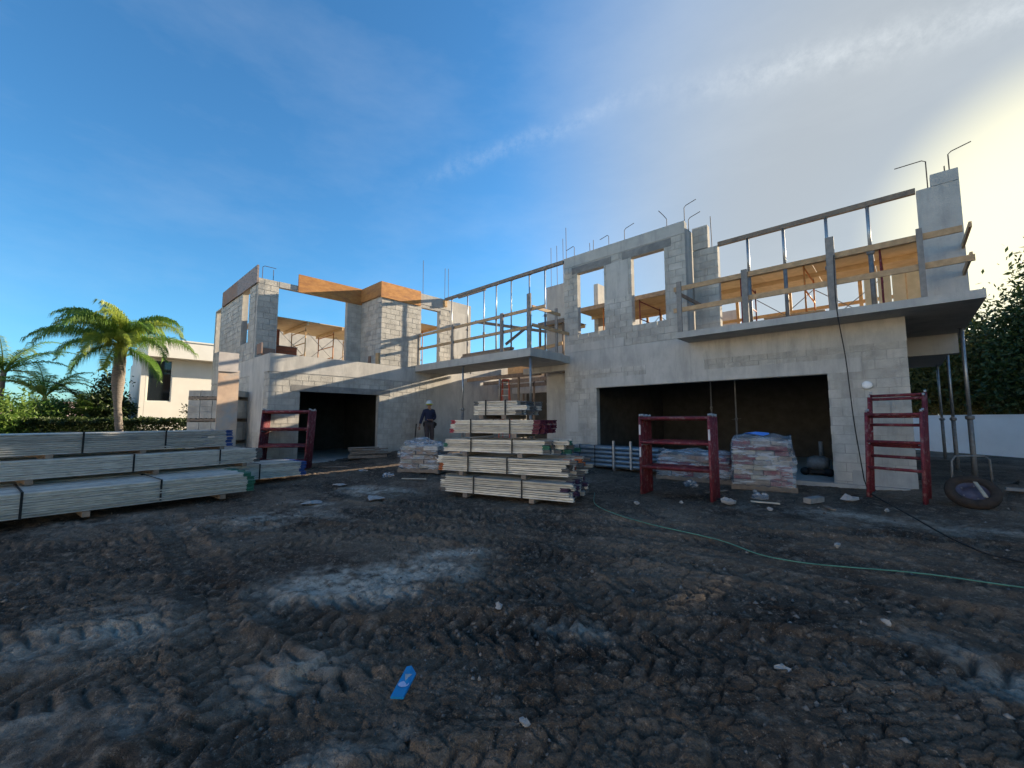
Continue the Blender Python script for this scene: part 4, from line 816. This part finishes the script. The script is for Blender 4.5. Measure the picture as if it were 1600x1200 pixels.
def palm(name, label, base, trunk_pts, rads, fronds, mats, crownshaft=None, group=None):
    t = thing(name, label, 'palm', base, 0, group); top = Vector(trunk_pts[-1])
    tr = MB(); n = 26; P = [Vector(q) for q in trunk_pts]; pp = []; rr = []
    for k in range(n+1):
        f_ = k/n*(len(P)-1); i = min(int(f_), len(P)-2); pp.append(P[i].lerp(P[i+1], f_-i)); rr.append((rads[i]*(1-(f_-i))+rads[i+1]*(f_-i))*(1.06 if k % 2 else .97))
    tr.tube(pp, rr, 12).build('trunk', BARK, t, True, True)
    for k, (az, L, el, curl, kw) in enumerate(fronds):
        me = frond(L, el, curl, 500+k, **kw).mesh('frond', mats[k % len(mats)]); o = link('frond', me, t, True); o.matrix_parent_inverse = wm(t).inverted()
        o.location = top+Vector((math.cos(az)*.08, math.sin(az)*.08, random.uniform(-.15, .1))); o.rotation_euler = (random.uniform(-.2, .2), 0, az)
    if crownshaft:
        for k in range(9):
            a_ = k*2.4; q = top+Vector((math.cos(a_)*.16, math.sin(a_)*.16, -.75+.05*k)); MB().bar(q, q+Vector((math.cos(a_)*.12, math.sin(a_)*.12, .55)), .16, .03).build('leaf_boot', BARK, t)
    return t
RT_ = YAW   # azimuth of the view's right-hand direction in plan
fr = []
kw = dict(n=150, ll=.85, hang=1.7, w=.024)
for az, L, el, cu in ((math.pi, 3.2, 1.25, 2.75), (math.pi+.25, 3.4, .6, 1.75), (0, 3.1, .85, 2.3), (-.15, 2.7, .4, 2.1), (.3, 2.4, 1.25, 2.0), (2.6, 2.6, 1.3, 2.1), (1.57, 2.8, 1.1, 2.3), (-1.57, 2.8, .9, 2.3), (-1.2, 2.7, 1.15, 2.1), (-2.1, 2.7, 1.2, 2.2), (4.0, 2.9, .5, 1.6), (-.7, 2.9, .45, 1.7), (1.0, 2.9, .5, 1.6), (2.2, 2.9, .55, 1.7), (-1.0, 2.2, -.3, 1.2), (-1.9, 2.3, -.4, 1.1), (.2, 2.1, -.45, 1.1), (-1.57, 2.3, 1.45, 1.6), (.8, 2.7, 1.3, 2.4), (-2.6, 2.7, 1.3, 2.5), (3.6, 2.8, .9, 2.3), (-.4, 2.7, 1.0, 2.4), (math.pi-.3, 2.9, .9, 2.2), (-1.3, 2.6, .3, 1.9), (-1.8, 2.6, .2, 1.8)):
    fr.append((az+RT_, L, el, cu, kw))
palm('feather_palm', 'tall sunlit feather palm with stout trunk in front of the white house', (-24.65, 1.5, 0), [(-24.55, 1.62, -.1), (-24.6, 1.55, .9), (-24.72, 1.42, 2.2), (-24.82, 1.38, 3.3), (-24.82, 1.40, 4.85)], [.17, .14, .13, .23, .18], fr, [LF_P, LF_P, LF_Y], True)
def fs(n, L, seed, hang=.8, el0=.2, el1=1.2): 
    r_ = random.Random(seed); return [(k*2.399+r_.uniform(-.3, .3), L*r_.uniform(.8, 1.15), r_.uniform(el0, el1), r_.uniform(1.2, 2.0), dict(n=46, ll=.5, hang=hang, w=.04)) for k in range(n)]
palm('feather_palm', 'yellowish palm at the left edge of the view', (-34.6, -2.6, 0), [(-34.6, -2.6, 0), (-34.6, -2.55, 2), (-34.65, -2.5, 4.2)], [.15, .13, .11], fs(17, 3.2, 3, .6), [LF_P, LF_Y, LF_P])
palm('feather_palm', 'slender palm right of the left edge palm', (-34.4, -.9, 0), [(-34.4, -.9, 0), (-34.4, -.92, 1.6), (-34.4, -.95, 3.0)], [.11, .09, .08], fs(14, 2.6, 4, .5), [LF_Y, LF_P])
palm('feather_palm', 'dark low palm between the left palms and the tall palm', (-32.4, .7, 0), [(-32.4, .7, 0), (-32.4, .7, 1), (-32.4, .7, 2.0)], [.12, .1, .09], fs(15, 2.4, 5, .3, .0, 1.3), [LF_D])
def fan_palm(label, base, seed, nl=16):
    t = thing('fan_palm', label, 'palm', base); r_ = random.Random(seed); MB().tube([(base[0], base[1], base[2]), (base[0], base[1], base[2]+1.0)], [.13, .1], 9).build('trunk', BARK, t, True, True)
    c = Vector((base[0], base[1], base[2]+1.0))
    for k in range(nl):
        az = k*2.4; el = r_.uniform(-.2, 1.2); d = Vector((math.cos(az)*math.cos(el), math.sin(az)*math.cos(el), math.sin(el))); m = MB(); L = r_.uniform(.6, .95); m.tube([(0, 0, 0), d*L*.5, d*L], .014, 5); sd = d.cross(Vector((0, 0, 1))).normalized(); up = sd.cross(d)
        for j in range(22):
            a_ = -2.1+4.2*j/21; e = (d*math.cos(a_)+sd*math.sin(a_)).normalized(); q = d*L; tip = q+e*r_.uniform(.65, .85)+Vector((0, 0, -.14)); w = sd*math.cos(a_)*.025-d*math.sin(a_)*.025; mid = q+e*.42+up*.04; m.add([q, mid-w, tip, mid+w], [(0, 1, 2, 3)])
        o = m.build('fan_leaf', LF_Y if k % 3 == 0 else LF_M, t); o.matrix_parent_inverse = wm(t).inverted(); o.location = c
    return t
fan_palm('yellow green fan palm in front of the pale distant roof', (-31.9, -.5, .6), 1); fan_palm('dark fan palm left of the tall palm trunk', (-31.2, .8, .8), 2, 18)
SH = 'garden shrubs behind the hedge'
for k, (x, y, H, rd, mt, lb_) in enumerate(((-31.0, 1.5, 3.2, 1.1, LF_D, 'dark dense shrub just left of the tall palm trunk'), (-31.0, 1.35, 4.3, .6, LF_D, 'slim dark bush behind the tall palm trunk'), (-29.5, -2.6, 2.8, 1.4, LF_M, 'green shrub at the far left behind the hedge'), (-31.5, -.6, 2.7, 1.3, LF_M, 'light green shrub between the left palms'), (-33, 1.0, 2.4, 1.4, LF_D, 'low dark shrub behind the fan palm'), (-27.5, -4.5, 3, 1.6, LF_M, 'leafy shrub at the very left edge'))):
    tree('garden_shrub', lb_, (x, y, 0), H, rd, 5200, 200+k, mt, .17, SH, .06, 45, .05, .22)
tree('garden_shrub', 'slim leafy shrub beside the white house and the block stack', (-23.6, 4.05, 0), 2.75, .42, 2600, 220, LF_D, .12, SH, .04, 28, .1, .14)
for k, (x, y, H) in enumerate(((-44, -14, 7), (-40, -9, 6), (-50, -3, 5), (-48, 4, 5.5), (-52, 14, 6), (-46, 22, 7), (-36, 24, 6), (-30, 30, 6), (-26, 34, 6))):
    tree('background_tree', f'{(ORD+("ninth",))[k]} background tree from the left beyond the gardens', (x, y, 0), H*.62, 2.6, 3600, 240+k, LF_D if k % 2 else LF_M, .36, 'background trees beyond the gardens', .15, 50, .05, .5)
# clipped hedge
def hedge():
    t = thing('clipped_hedge', 'long clipped dark green hedge in front of the palms', 'hedge', (-27.6, .5, 0)); A = np.array((-32.6, -4.6)); B = np.array((-25.3, 4.5)); r_ = np.random.default_rng(9); n = 34000
    d = (B-A)/np.linalg.norm(B-A); nn = np.array((-d[1], d[0])); u = r_.random(n); w = r_.random(n); z = r_.random(n); k = r_.random(n); 
    w = np.where(k < .5, .02+.1*w, w); z = np.where((k >= .5) & (k < .85), .94+.06*z, z); hh = 1.60+.10*np.sin(u*37)*np.sin(u*91)+.05*np.sin(u*170)
    P = np.zeros((n, 3)); P[:, :2] = A+d*(u*np.linalg.norm(B-A))[:, None]-nn*(w*1.0)[:, None]; P[:, 2] = z*hh
    leaves('foliage', P, .11, LF_D, t, .55, .1, 3); m = MB(); L = float(np.linalg.norm(B-A))
    for k in range(30):
        q = A+d*L*(k+.5)/30-nn*.5; m.tube([(q[0], q[1], -.05), (q[0]+random.uniform(-.1, .1), q[1], 1.2)], [.025, .01], 5)
    m.build('stems', BARK, t)
hedge()

# palms in the tree row at the right
palm('feather_palm', 'dark palm crown above the trees at the right edge', (7.2, 27.6, 0), [(7.2, 27.6, 0), (7.3, 27.5, 4), (7.4, 27.4, 8.6)], [.16, .14, .12], fs(16, 2.6, 31, .6), [LF_D])
# ------------------------------------------------------------------ pale street and houses added behind the viewer to bounce sun onto shaded walls
st = MB().box((-60, -17, -.3), (60, -9, -.028)).build('street', pm('pale_bounce_street', (.34, .33, .31), (.27, .26, .25), 3, .9, .2, 30)); tag(st, 'added pale street behind the viewer that bounces sun onto the fronts', None, None, 'structure')
def fill_house(label, x0, x1, y, H, seed):
    r_ = random.Random(seed); t = thing('fill_house', label, 'house', ((x0+x1)/2, y-4, 0), 0, 'added bounce houses across the street'); MB().box((x0, y-8, -.05), (x1, y, H)).build('wall', WHITEP, t); rf = MB().box((x0-.5, y-8.5, H+.001), (x1+.5, y+.5, H+.35)).build('roof', WHITEP, t); MB().box((x0+2, y-5, H+.351), (x0+3, y-4, H+1)).build('chimney', WHITEP, rf)
    n = int((x1-x0)/3.5)
    for f_ in range(2):
        for k in range(n):
            x = x0+1.2+k*3.5; z = .9+f_*3.0; w = MB().box((x, y-.05, z), (x+1.3, y+.02, z+1.5)).build('window', GLASS, t); MB().box((x-.08, y+.001, z-.08), (x+1.38, y+.06, z-.001)).build('sill', WHITEP, w)
    MB().box(((x0+x1)/2-.5, y-.05, 0), ((x0+x1)/2+.5, y+.025, 2.1)).build('door', WOODG, t)
for k, (a_, b_) in enumerate(((-46, -26), (-22, -4), (0, 20), (24, 44))): fill_house(f'{ORD[k]} added pale two storey house behind the viewer that bounces sun onto the fronts', a_, b_, -21, 7.4, k)
# ------------------------------------------------------------------ the worker
def worker(loc, face):
    t = thing('person', 'worker in navy top, dark trousers and white helmet walking before the grey wall', 'person', loc, face)
    SKIN = pm('skin', (.30, .17, .11), None, 12, .6); NAVY = pm('navy_cloth', (.02, .026, .06), (.012, .016, .04), 10, .9, .4, 40, obj=True); TRO = pm('grey_brown_cloth', (.065, .052, .055), (.04, .033, .036), 10, .9, .4, 40, obj=True)
    BOOT = pm('dark_boot', (.03, .022, .018), None, 10, .8); HELM = pm('helmet_white', (.58, .61, .62), None, 10, .4); LIME = pm('lime_band', (.45, .70, .06), None, 10, .7); BAG = pm('black_bag', (.012, .011, .012), None, 10, .8)
    def skin(name, V, E, Rd, mat, root=0, parent=t, sub=2):
        me = bpy.data.meshes.new(name); me.from_pydata(V, E, []); me.materials.append(mat); o = link(name, me, parent, False); md = o.modifiers.new('skin', 'SKIN'); md.use_smooth_shade = True
        for i, r_ in enumerate(Rd): sv = me.skin_vertices[0].data[i]; sv.radius = r_ if isinstance(r_, tuple) else (r_, r_); sv.use_root = (i == root)
        s_ = o.modifiers.new('sub', 'SUBSURF'); s_.levels = sub; s_.render_levels = sub; return o
    for_ = lambda *a: a
    # faces -Y locally; right arm (x<0) hangs out to the side, left forearm bent across the belly
    V = [(0, 0, .98), (0, .0, 1.12), (0, .01, 1.3), (0, .01, 1.45), (0, .0, 1.53), (0, -.015, 1.58), (0, -.03, 1.66), (0, -.02, 1.74),
         (.17, .01, 1.43), (.25, .04, 1.17), (.07, -.21, 1.09), (.0, -.24, 1.10), (-.17, .01, 1.43), (-.27, .0, 1.16), (-.36, -.09, .93), (-.38, -.12, .85),
         (.1, 0, .93), (.12, -.05, .52), (.12, .06, .1), (.12, -.1, .05), (-.1, 0, .93), (-.09, -.12, .53), (-.08, .02, .12), (-.08, -.12, .06)]
    E_ = [(0, 1), (1, 2), (2, 3), (3, 4), (4, 5), (5, 6), (6, 7), (3, 8), (8, 9), (9, 10), (10, 11), (3, 12), (12, 13), (13, 14), (14, 15), (0, 16), (16, 17), (17, 18), (18, 19), (0, 20), (20, 21), (21, 22), (22, 23)]
    Rd = [(.15, .11), (.14, .10), (.155, .105), (.13, .09), .055, .06, (.075, .092), (.07, .085), .06, .045, .032, .022, .06, .045, .032, .022, .085, .06, .042, .035, .085, .06, .042, .035]
    skin('body', V, E_, Rd, SKIN)
    J = [0, 1, 2, 3, 4, 8, 9, 10, 12, 13, 14]; mp = {v: i for i, v in enumerate(J)}; EJ = [(mp[a_], mp[b_]) for a_, b_ in E_ if a_ in mp and b_ in mp]
    Rj = {0: (.175, .13), 1: (.165, .125), 2: (.185, .13), 3: (.16, .115), 4: .066, 8: .082, 9: .066, 10: .052, 12: .082, 13: .066, 14: .052}
    skin('jacket', [V[i] for i in J], EJ, [Rj[i] for i in J], NAVY)
    T = [0, 16, 17, 18, 20, 21, 22]; mp = {v: i for i, v in enumerate(T)}; ET = [(mp[a_], mp[b_]) for a_, b_ in E_ if a_ in mp and b_ in mp]
    Rt = {0: (.165, .125), 16: .115, 17: .09, 18: .075, 20: .115, 21: .09, 22: .075}; skin('trousers', [V[i] for i in T], ET, [Rt[i] for i in T], TRO)
    for a_, b_ in ((18, 19), (22, 23)): skin('boot', [tuple(Vector(V[a_])+Vector((0, .02, .03))), (V[a_][0], V[a_][1]+.02, .05), (V[b_][0], V[b_][1]-.06, .045)], [(0, 1), (1, 2)], [.062, .058, (.05, .045)], BOOT)
    # hands: palm and five fingers each
    for sgn, wv, dv, cl in ((1, Vector(V[11]), Vector((-.9, -.25, -.05)), .9), (-1, Vector(V[15]), Vector((-.15, -.3, -.9)), .5)):
        dv.normalize(); sd = dv.cross(Vector((0, 0, 1)) if sgn == 1 else Vector((0, 1, 0))).normalized(); nr = sd.cross(dv); hv = [tuple(wv), tuple(wv+dv*.07)]; he = [(0, 1)]; hr = [.024, (.03, .02)]
        for k, (o_, l_) in enumerate(((-.03, .07), (-.01, .08), (.01, .075), (.03, .06))):
            i = len(hv); b_ = wv+dv*.085+sd*o_; hv += [tuple(b_), tuple(b_+dv*l_*.5+nr*.012*cl), tuple(b_+dv*l_*.75+nr*l_*.5*cl)]; he += [(1, i), (i, i+1), (i+1, i+2)]; hr += [.010, .009, .008]
        i = len(hv); b_ = wv+dv*.03-sd*.035; hv += [tuple(b_), tuple(b_+dv*.03-sd*.03), tuple(b_+dv*.06-sd*.03+nr*.02)]; he += [(0, i), (i, i+1), (i+1, i+2)]; hr += [.012, .011, .009]; skin('hand', hv, he, hr, SKIN, 0, t, 1)
    hm = MB(); n = 18; rows = 7
    for k in range(rows):
        p_ = (k/(rows-1))*math.pi/2; 
        for j in range(n): a_ = 2*math.pi*j/n; hm.v.append((math.cos(a_)*.125*math.cos(p_), math.sin(a_)*.15*math.cos(p_)-.02, 1.715+.13*math.sin(p_)))
    for k in range(rows-1):
        for j in range(n): hm.f.append((k*n+j, k*n+(j+1) % n, (k+1)*n+(j+1) % n, (k+1)*n+j)); hm.m.append(0)
    he_ = hm.build('helmet', HELM, t, False, True)
    br = MB(); br.v = [(math.cos(2*math.pi*j/24)*r_, math.sin(2*math.pi*j/24)*r_*1.15-.02-(.05 if math.sin(2*math.pi*j/24) < -.3 and r_ > .13 else 0), z) for r_, z in ((.122, 1.722), (.165, 1.712), (.165, 1.704), (.122, 1.708)) for j in range(24)]
    br.f = [(a_*24+j, a_*24+(j+1) % 24, ((a_+1) % 4)*24+(j+1) % 24, ((a_+1) % 4)*24+j) for a_ in range(4) for j in range(24)]; br.m = [0]*len(br.f); br.build('brim', HELM, he_, False, True)
    MB().tube([(0, -.02, 1.675), (0, -.02, 1.712)], [.128, .13], 18, False).build('helmet_liner', LIME, he_, False, True)
    fc = []  # face: nose, eyes, ears, mouth
    MB().add([(-.016, -.118, 1.625), (.016, -.118, 1.625), (0, -.15, 1.63), (0, -.115, 1.668)], [(0, 1, 2), (1, 3, 2), (3, 0, 2)]).build('nose', SKIN, t, False, True)
    for s in (-1, 1):
        MB().tube([(s*.032, -.112, 1.665), (s*.032, -.122, 1.665)], [.012, .007], 8).build('eye', BAG, t, False, True); MB().tube([(s*.074, -.02, 1.62), (s*.088, -.01, 1.645), (s*.078, -.01, 1.675)], [.01, .014, .01], 6).build('ear', SKIN, t, False, True)
    MB().box((-.025, -.122, 1.592), (.025, -.112, 1.60)).build('mouth', PLYB, t, False)
    tb = MB().tube([(math.cos(a_*math.pi/8)*.172, math.sin(a_*math.pi/8)*.132, 1.02) for a_ in range(17)], .022, 6, False).build('tool_belt', BAG, t, False, True)
    for (x, y, z, w, d_, h) in ((.2, .02, .78, .10, .16, .24), (.27, .05, .86, .08, .1, .12), (-.19, -.02, .84, .06, .12, .16)):
        m = MB(); m.v = [(x+a_*w*f_, y+b_*d_*f_, z+c_*h) for c_, f_ in ((0, .42), (.5, .55), (1, .5)) for a_, b_ in ((-1, -1), (1, -1), (1, 1), (-1, 1))]
        m.f = [(3, 2, 1, 0), (8, 9, 10, 11)]+[(r_*4+j, r_*4+(j+1) % 4, r_*4+4+(j+1) % 4, r_*4+4+j) for r_ in range(2) for j in range(4)]; m.m = [0]*len(m.f); o = m.build('pouch', BAG, tb, False); b_ = o.modifiers.new('bev', 'BEVEL'); b_.width = .02; b_.segments = 2
    return t
px_, py_ = -13.25, 9.45
worker((px_, py_, gz(px_, py_)-.03), math.atan2(-py_, -px_)+math.pi/2+.25)
joist('hand_tool', (px_-.32, py_-.42, gz(px_, py_)), (px_-.30, py_-.36, gz(px_, py_)+.92), .03, .03, BLACK, 'thin dark pole standing beside the worker', 'pole')
# ------------------------------------------------------------------ wheel, hoses, debris
wl_ = thing('tyre', 'large muddy tyre with dished steel disc lying tilted at the right edge', 'tyre', (.78, 10.35, gz(.8, 10.4)-.02), R(-38)); wl_.rotation_euler = (R(42), 0, R(6)); wl_.scale = (.7, .7, .7)
RUB = pm('muddy_rubber', (.05, .036, .028), (.025, .02, .017), 9, .95, .8, 30, obj=True); DISC = pm('dull_blue_steel', (.10, .095, .13), (.07, .05, .06), 6, .5, .2, 40, metal=.4, obj=True)
def torus(m, R0, rx, rz, n=40, k=12, z=0, lug=0):
    b0 = len(m.v)
    for i in range(n):
        a_ = 2*math.pi*i/n
        for j in range(k):
            b_ = 2*math.pi*j/k; r_ = R0+rx*math.copysign(abs(math.cos(b_))**.7, math.cos(b_))*(1+(lug if i % 2 and math.cos(b_) > .5 else 0)); m.v.append((math.cos(a_)*r_, math.sin(a_)*r_+.46, z+rz*math.copysign(abs(math.sin(b_))**.7, math.sin(b_))))
    for i in range(n):
        for j in range(k): m.f.append((b0+i*k+j, b0+((i+1) % n)*k+j, b0+((i+1) % n)*k+(j+1) % k, b0+i*k+(j+1) % k)); m.m.append(m.cm)
m = MB(); torus(m, .38, .10, .11, 48, 12, .1, .06); m.build('tread', RUB, wl_, False, True)
dm = MB(); n = 32
for r_, z in ((.31, .15), (.27, .10), (.16, .08), (.12, .12), (.0, .13)): 
    for j in range(n): a_ = 2*math.pi*j/n; dm.v.append((math.cos(a_)*max(r_, .001), math.sin(a_)*max(r_, .001)+.46, z))
dm.f = [(k*n+j, k*n+(j+1) % n, (k+1)*n+(j+1) % n, (k+1)*n+j) for k in range(4) for j in range(n)]; dm.m = [0]*len(dm.f); dk = dm.build('disc', DISC, wl_, False, True)
for j in range(5): a_ = 2*math.pi*j/5; MB().tube([(math.cos(a_)*.2, math.sin(a_)*.2+.46, .075), (math.cos(a_)*.2, math.sin(a_)*.2+.46, .11)], .016, 6).build('bolt', STEELD, dk, False)
hb = thing('steel_handle', 'bent steel bar handle standing behind the muddy tyre', 'handle', (.95, 12.5, .3)); q = [(.62, 12.26, .1), (.64, 12.28, .78), (.70, 12.34, .87), (1.13, 12.74, .87), (1.2, 12.8, .8), (1.22, 12.82, .1)]
MB().tube(q, .02, 8).build('bar', STEELD, hb, True, True)
one('wood_offcut', WOODGREY, (1.25, 11.6, gz(1.4, 11.8)), (1.5, 11.72, gz(1.4, 11.8)+.05), 'short grey offcut right of the muddy tyre', 'offcut')
stk = MB().box((-.02, -.16, 0), (.03, .16, .02)).build('wood_stick', CARD); stk.location = (.84, 10.46, .44); stk.rotation_euler = (R(42), R(8), R(30)); tag(stk, 'pale stick lying on the tyre disc', 'stick')
def hose(name, P, r_, mat, label):
    Q = spline([p[:2] for p in P], 8); Zs = np.interp(np.linspace(0, len(P)-1, len(Q)), range(len(P)), [p[2] for p in P]); o = MB().tube([(a_[0], a_[1], z) for a_, z in zip(Q, Zs)], r_, 6).build(name, mat, None, True, True); return tag(o, label, 'hose')
def gp(x, y, h=.03): return (x, y, gz(x, y)+h)
hose('garden_hose', [gp(*q) for q in ((-4.6, 7.3), (-4.03, 6.41), (-3.4, 6.0), (-2.7, 5.79), (-1.81, 5.67), (-1.3, 5.42), (-1.01, 5.40), (-.69, 5.49), (.03, 5.83), (.68, 5.95), (1.5, 6.2), (3, 6.9))], .0075, pm('green_hose', (.09, .22, .16), (.06, .15, .11), 9, .6), 'thin green hose lying across the dirt towards the right')
hose('black_hose', [(-.9, 10.98, 5.1), (-.9, 10.86, 4.6), (-.9, 10.84, 3.95), (-.81, 10.86, 2.86), (-.75, 10.9, 1.55), (-.66, 10.95, .4), (-.55, 10.7, gz(-.5, 10.7)+.04), (-.05, 8.9, gz(0, 8.9)+.04), (.39, 7.38, gz(.4, 7.4)+.04), (.81, 6.9, gz(.8, 6.9)+.03), (2.2, 7.0, gz(2, 7)+.03)], .010, BLACK, 'black hose hanging from the balcony and trailing over the dirt')
# blue packet in the foreground
bp = thing('blue_packet', 'torn bright blue packet with a pale badge lying in the foreground dirt', 'packet', (-2.27, 1.48, gz(-2.2, 1.45)+.02), R(38)); bp.scale = (.68, .80, 1); BLU = pm('blue_print', (.0, .20, .45), (.0, .17, .38), 20, .55); PALE = pm('pale_print', (.45, .52, .72), (.30, .36, .55), 60, .6)
m = MB(); out = [(-.06, -.16), (.055, -.165), (.06, .10), (-.01, .17), (-.055, .165)]; bz = (.0, .004, .012, .022, .018)
m.v = [(x, y, z) for (x, y), z in zip(out, bz)]+[(x, y, z+.012) for (x, y), z in zip(out, bz)]; m.f = [(4, 3, 2, 1, 0), (5, 6, 7, 8, 9)]+[(j, (j+1) % 5, (j+1) % 5+5, j+5) for j in range(5)]; m.m = [0]*7; m.build('wrapper', BLU, bp, False)
d_ = MB(); d_.v = [(math.cos(2*math.pi*j/20)*.045, math.sin(2*math.pi*j/20)*.036-.035, .0225) for j in range(20)]; d_.f = [tuple(range(20))]; d_.m = [0]; d_.build('badge', PALE, bp, False); MB().add([(-.03, .07, .0295), (.0, .0, .0235), (.035, .075, .0295)], [(0, 1, 2)]).build('emblem', pm('grey_print', (.33, .38, .42), None, 30, .6), bp, False)
# loose pieces lying about
def lump(name, p, s, mat, label, cat, seed, flat=.5, group=None):
    r_ = np.random.default_rng(seed); m = MB(); n = 7
    for k in range(4):
        ph = -1.2+2.4*k/3
        for j in range(n): a_ = 2*math.pi*j/n; q = s*(1+.35*r_.uniform(-1, 1)); m.v.append((math.cos(a_)*math.cos(ph)*q, math.sin(a_)*math.cos(ph)*q*.7, (math.sin(ph)+.8)*q*flat))
    m.f = [tuple(range(n))[::-1], tuple(range(3*n, 4*n))]+[(k*n+j, k*n+(j+1) % n, (k+1)*n+(j+1) % n, (k+1)*n+j) for k in range(3) for j in range(n)]; m.m = [0]*len(m.f); o = m.build(name, mat); o.location = gp(p[0], p[1], -.005); o.rotation_euler = (0, 0, seed); return tag(o, label, cat, group)
WH = pm('pale_rubble', (.36, .35, .34), (.24, .23, .22), 8, .9, .4, 30)
DB = [((-.83, 9.95), .16, 'plastic_bag', 'pale grey plastic bag between the garage jamb and the narrow frames', .35), ((-2.28, 9.6), .07, 'rubble_piece', 'pale chunk in front of the wrapped pallet', .5), ((-2.36, 8.1), .13, 'rubble_piece', 'jagged pale lump right of the centre frames', .4), ((-11.2, 5.8), .12, 'paper_scrap', 'white scrap between pallet and left pile', .2), ((-8.1, 3.2), .2, 'mortar_scrap', 'flat pale mortar smear right of the left pile', .12), ((-7.6, 4.2), .24, 'mortar_scrap', 'flat pale mortar smear before the crumpled pallet', .1),
      ((-3.55, 7.0), .05, 'rubble_piece', 'small white stone before the centre frames', .6), ((-.68, 6.4), .05, 'rubble_piece', 'white stone beyond the green hose on the right', .6), ((-.19, 4.4), .035, 'rubble_piece', 'small white stone at the right side of the foreground', .6), ((-.66, 3.22), .045, 'rubble_piece', 'grey flat stone in the right foreground', .4), ((-1.7, 8.0), .06, 'rubble_piece', 'white stone between frames and hose', .5), ((-3.0, 7.6), .045, 'rubble_piece', 'white stone under the right leg of the centre frames', .5), ((-9.6, 4.4), .16, 'mortar_scrap', 'pale crust left of the crumpled pallet', .12), ((-.3, 9.2), .05, 'rubble_piece', 'white pebble before the narrow red frames', .5), ((-2.6, 2.6), .04, 'rubble_piece', 'small stone behind the blue packet', .6), ((-1.55, 1.75), .03, 'rubble_piece', 'pale stone right of the blue packet', .6)]
for k, (p, s, nm, lb_, fl_) in enumerate(DB): lump(nm, p, s, WH, lb_, nm.split('_')[0] if nm != 'plastic_bag' else 'bag', k+1, fl_)
lo_ = MB().box((-.06, -.22, 0), (.06, .22, .09)).build('timber_offcut', WOODGREY); lo_.location = gp(-1.28, 9.3, 0); lo_.rotation_euler = (0, R(4), R(-20)); tag(lo_, 'grey timber offcut on the dirt right of the wrapped pallet', 'offcut')
# gravel and clods, too many to count
def gravel():
    n = 5200; r_ = np.random.default_rng(5); rad = 1.2*np.exp(r_.random(n)*2.25); an = math.pi/2+YAW+r_.uniform(-1, 1, n)*R(55); x = rad*np.cos(an); y = rad*np.sin(an)
    ok = (vnoise(x*.9, y*.9, 90)+.25*r_.random(n)) > -.12; x, y, rad = x[ok], y[ok], rad[ok]; n = len(x)
    tz, _ = tracks_z(x, y); z = base_z(x, y)+tz*.7
    for i, (f, a_) in enumerate(((.55, .10), (1.3, .05), (3.1, .026), (6.5, .012))): z = z+.8*a_*vnoise(x*f+3.3*i, y*f+1.7*i, 10+i)
    z = z-.02; s = .004+.011*r_.random(n)**3*np.minimum(2.2, rad*.5)
    O = np.array([(1, 0, 0), (-1, 0, 0), (0, 1, 0), (0, -1, 0), (0, 0, 1), (0, 0, -1)], float); v = (O[None]*(.6+.8*r_.random((n, 6, 1))))*s[:, None, None]; v = v+np.stack([x, y, z], -1)[:, None, :]
    F = np.array([(0, 2, 4), (2, 1, 4), (1, 3, 4), (3, 0, 4), (2, 0, 5), (1, 2, 5), (3, 1, 5), (0, 3, 5)]); f = (F[None]+(np.arange(n)*6)[:, None, None]).reshape(-1, 3)
    o = link('gravel', npmesh('gravel', v.reshape(-1, 3), f, pm('gravel_stone', (.17, .155, .14), (.07, .058, .05), 3, .9, island=1.0))); return tag(o, 'small stones and crumbs scattered over the dirt', None, None, 'stuff')
gravel()

for k, (x, y, L, r0, lb_) in enumerate(((-1.9, 8.6, .45, .4, 'thin splintered lath lying before the wrapped pallet'), (-2.9, 9.2, .6, 1.2, 'grey lath lying under the wrapped pallet edge'), (-5.6, 8.2, .7, -.3, 'lath lying behind the centre beam pile'), (-1.0, 8.8, .35, 2.0, 'short lath before the right garage jamb'), (-9.0, 6.0, .6, .9, 'lath on the dirt between the crumpled pallet and the centre pile'), (-12.6, 5.6, .9, .5, 'long lath on the dirt before the left garage'))):
    o = MB().box((-L/2, -.03, 0), (L/2, .03, .022)).build('wood_lath', WOODG if k % 2 else CARD); o.location = gp(x, y, .005); o.rotation_euler = (random.uniform(-.05, .05), random.uniform(-.04, .04), r0); tag(o, lb_, 'lath')
for k, (x, y, s0, lb_) in enumerate(((-2.2, 9.0, .12, 'crumpled clear film scrap before the wrapped pallet'), (-9.8, 5.6, .14, 'crumpled film scrap in front of the crumpled pallet'), (-3.4, 9.6, .16, 'torn film scrap behind the centre red frames'))):
    m = wrap(s0*2, s0*1.4, s0*.6, 40+k, .03); o = m.build('film_scrap', FILM, None, True, True); o.location = gp(x, y, -.01); o.rotation_euler = (0, 0, k*1.1); tag(o, lb_, 'plastic scrap')
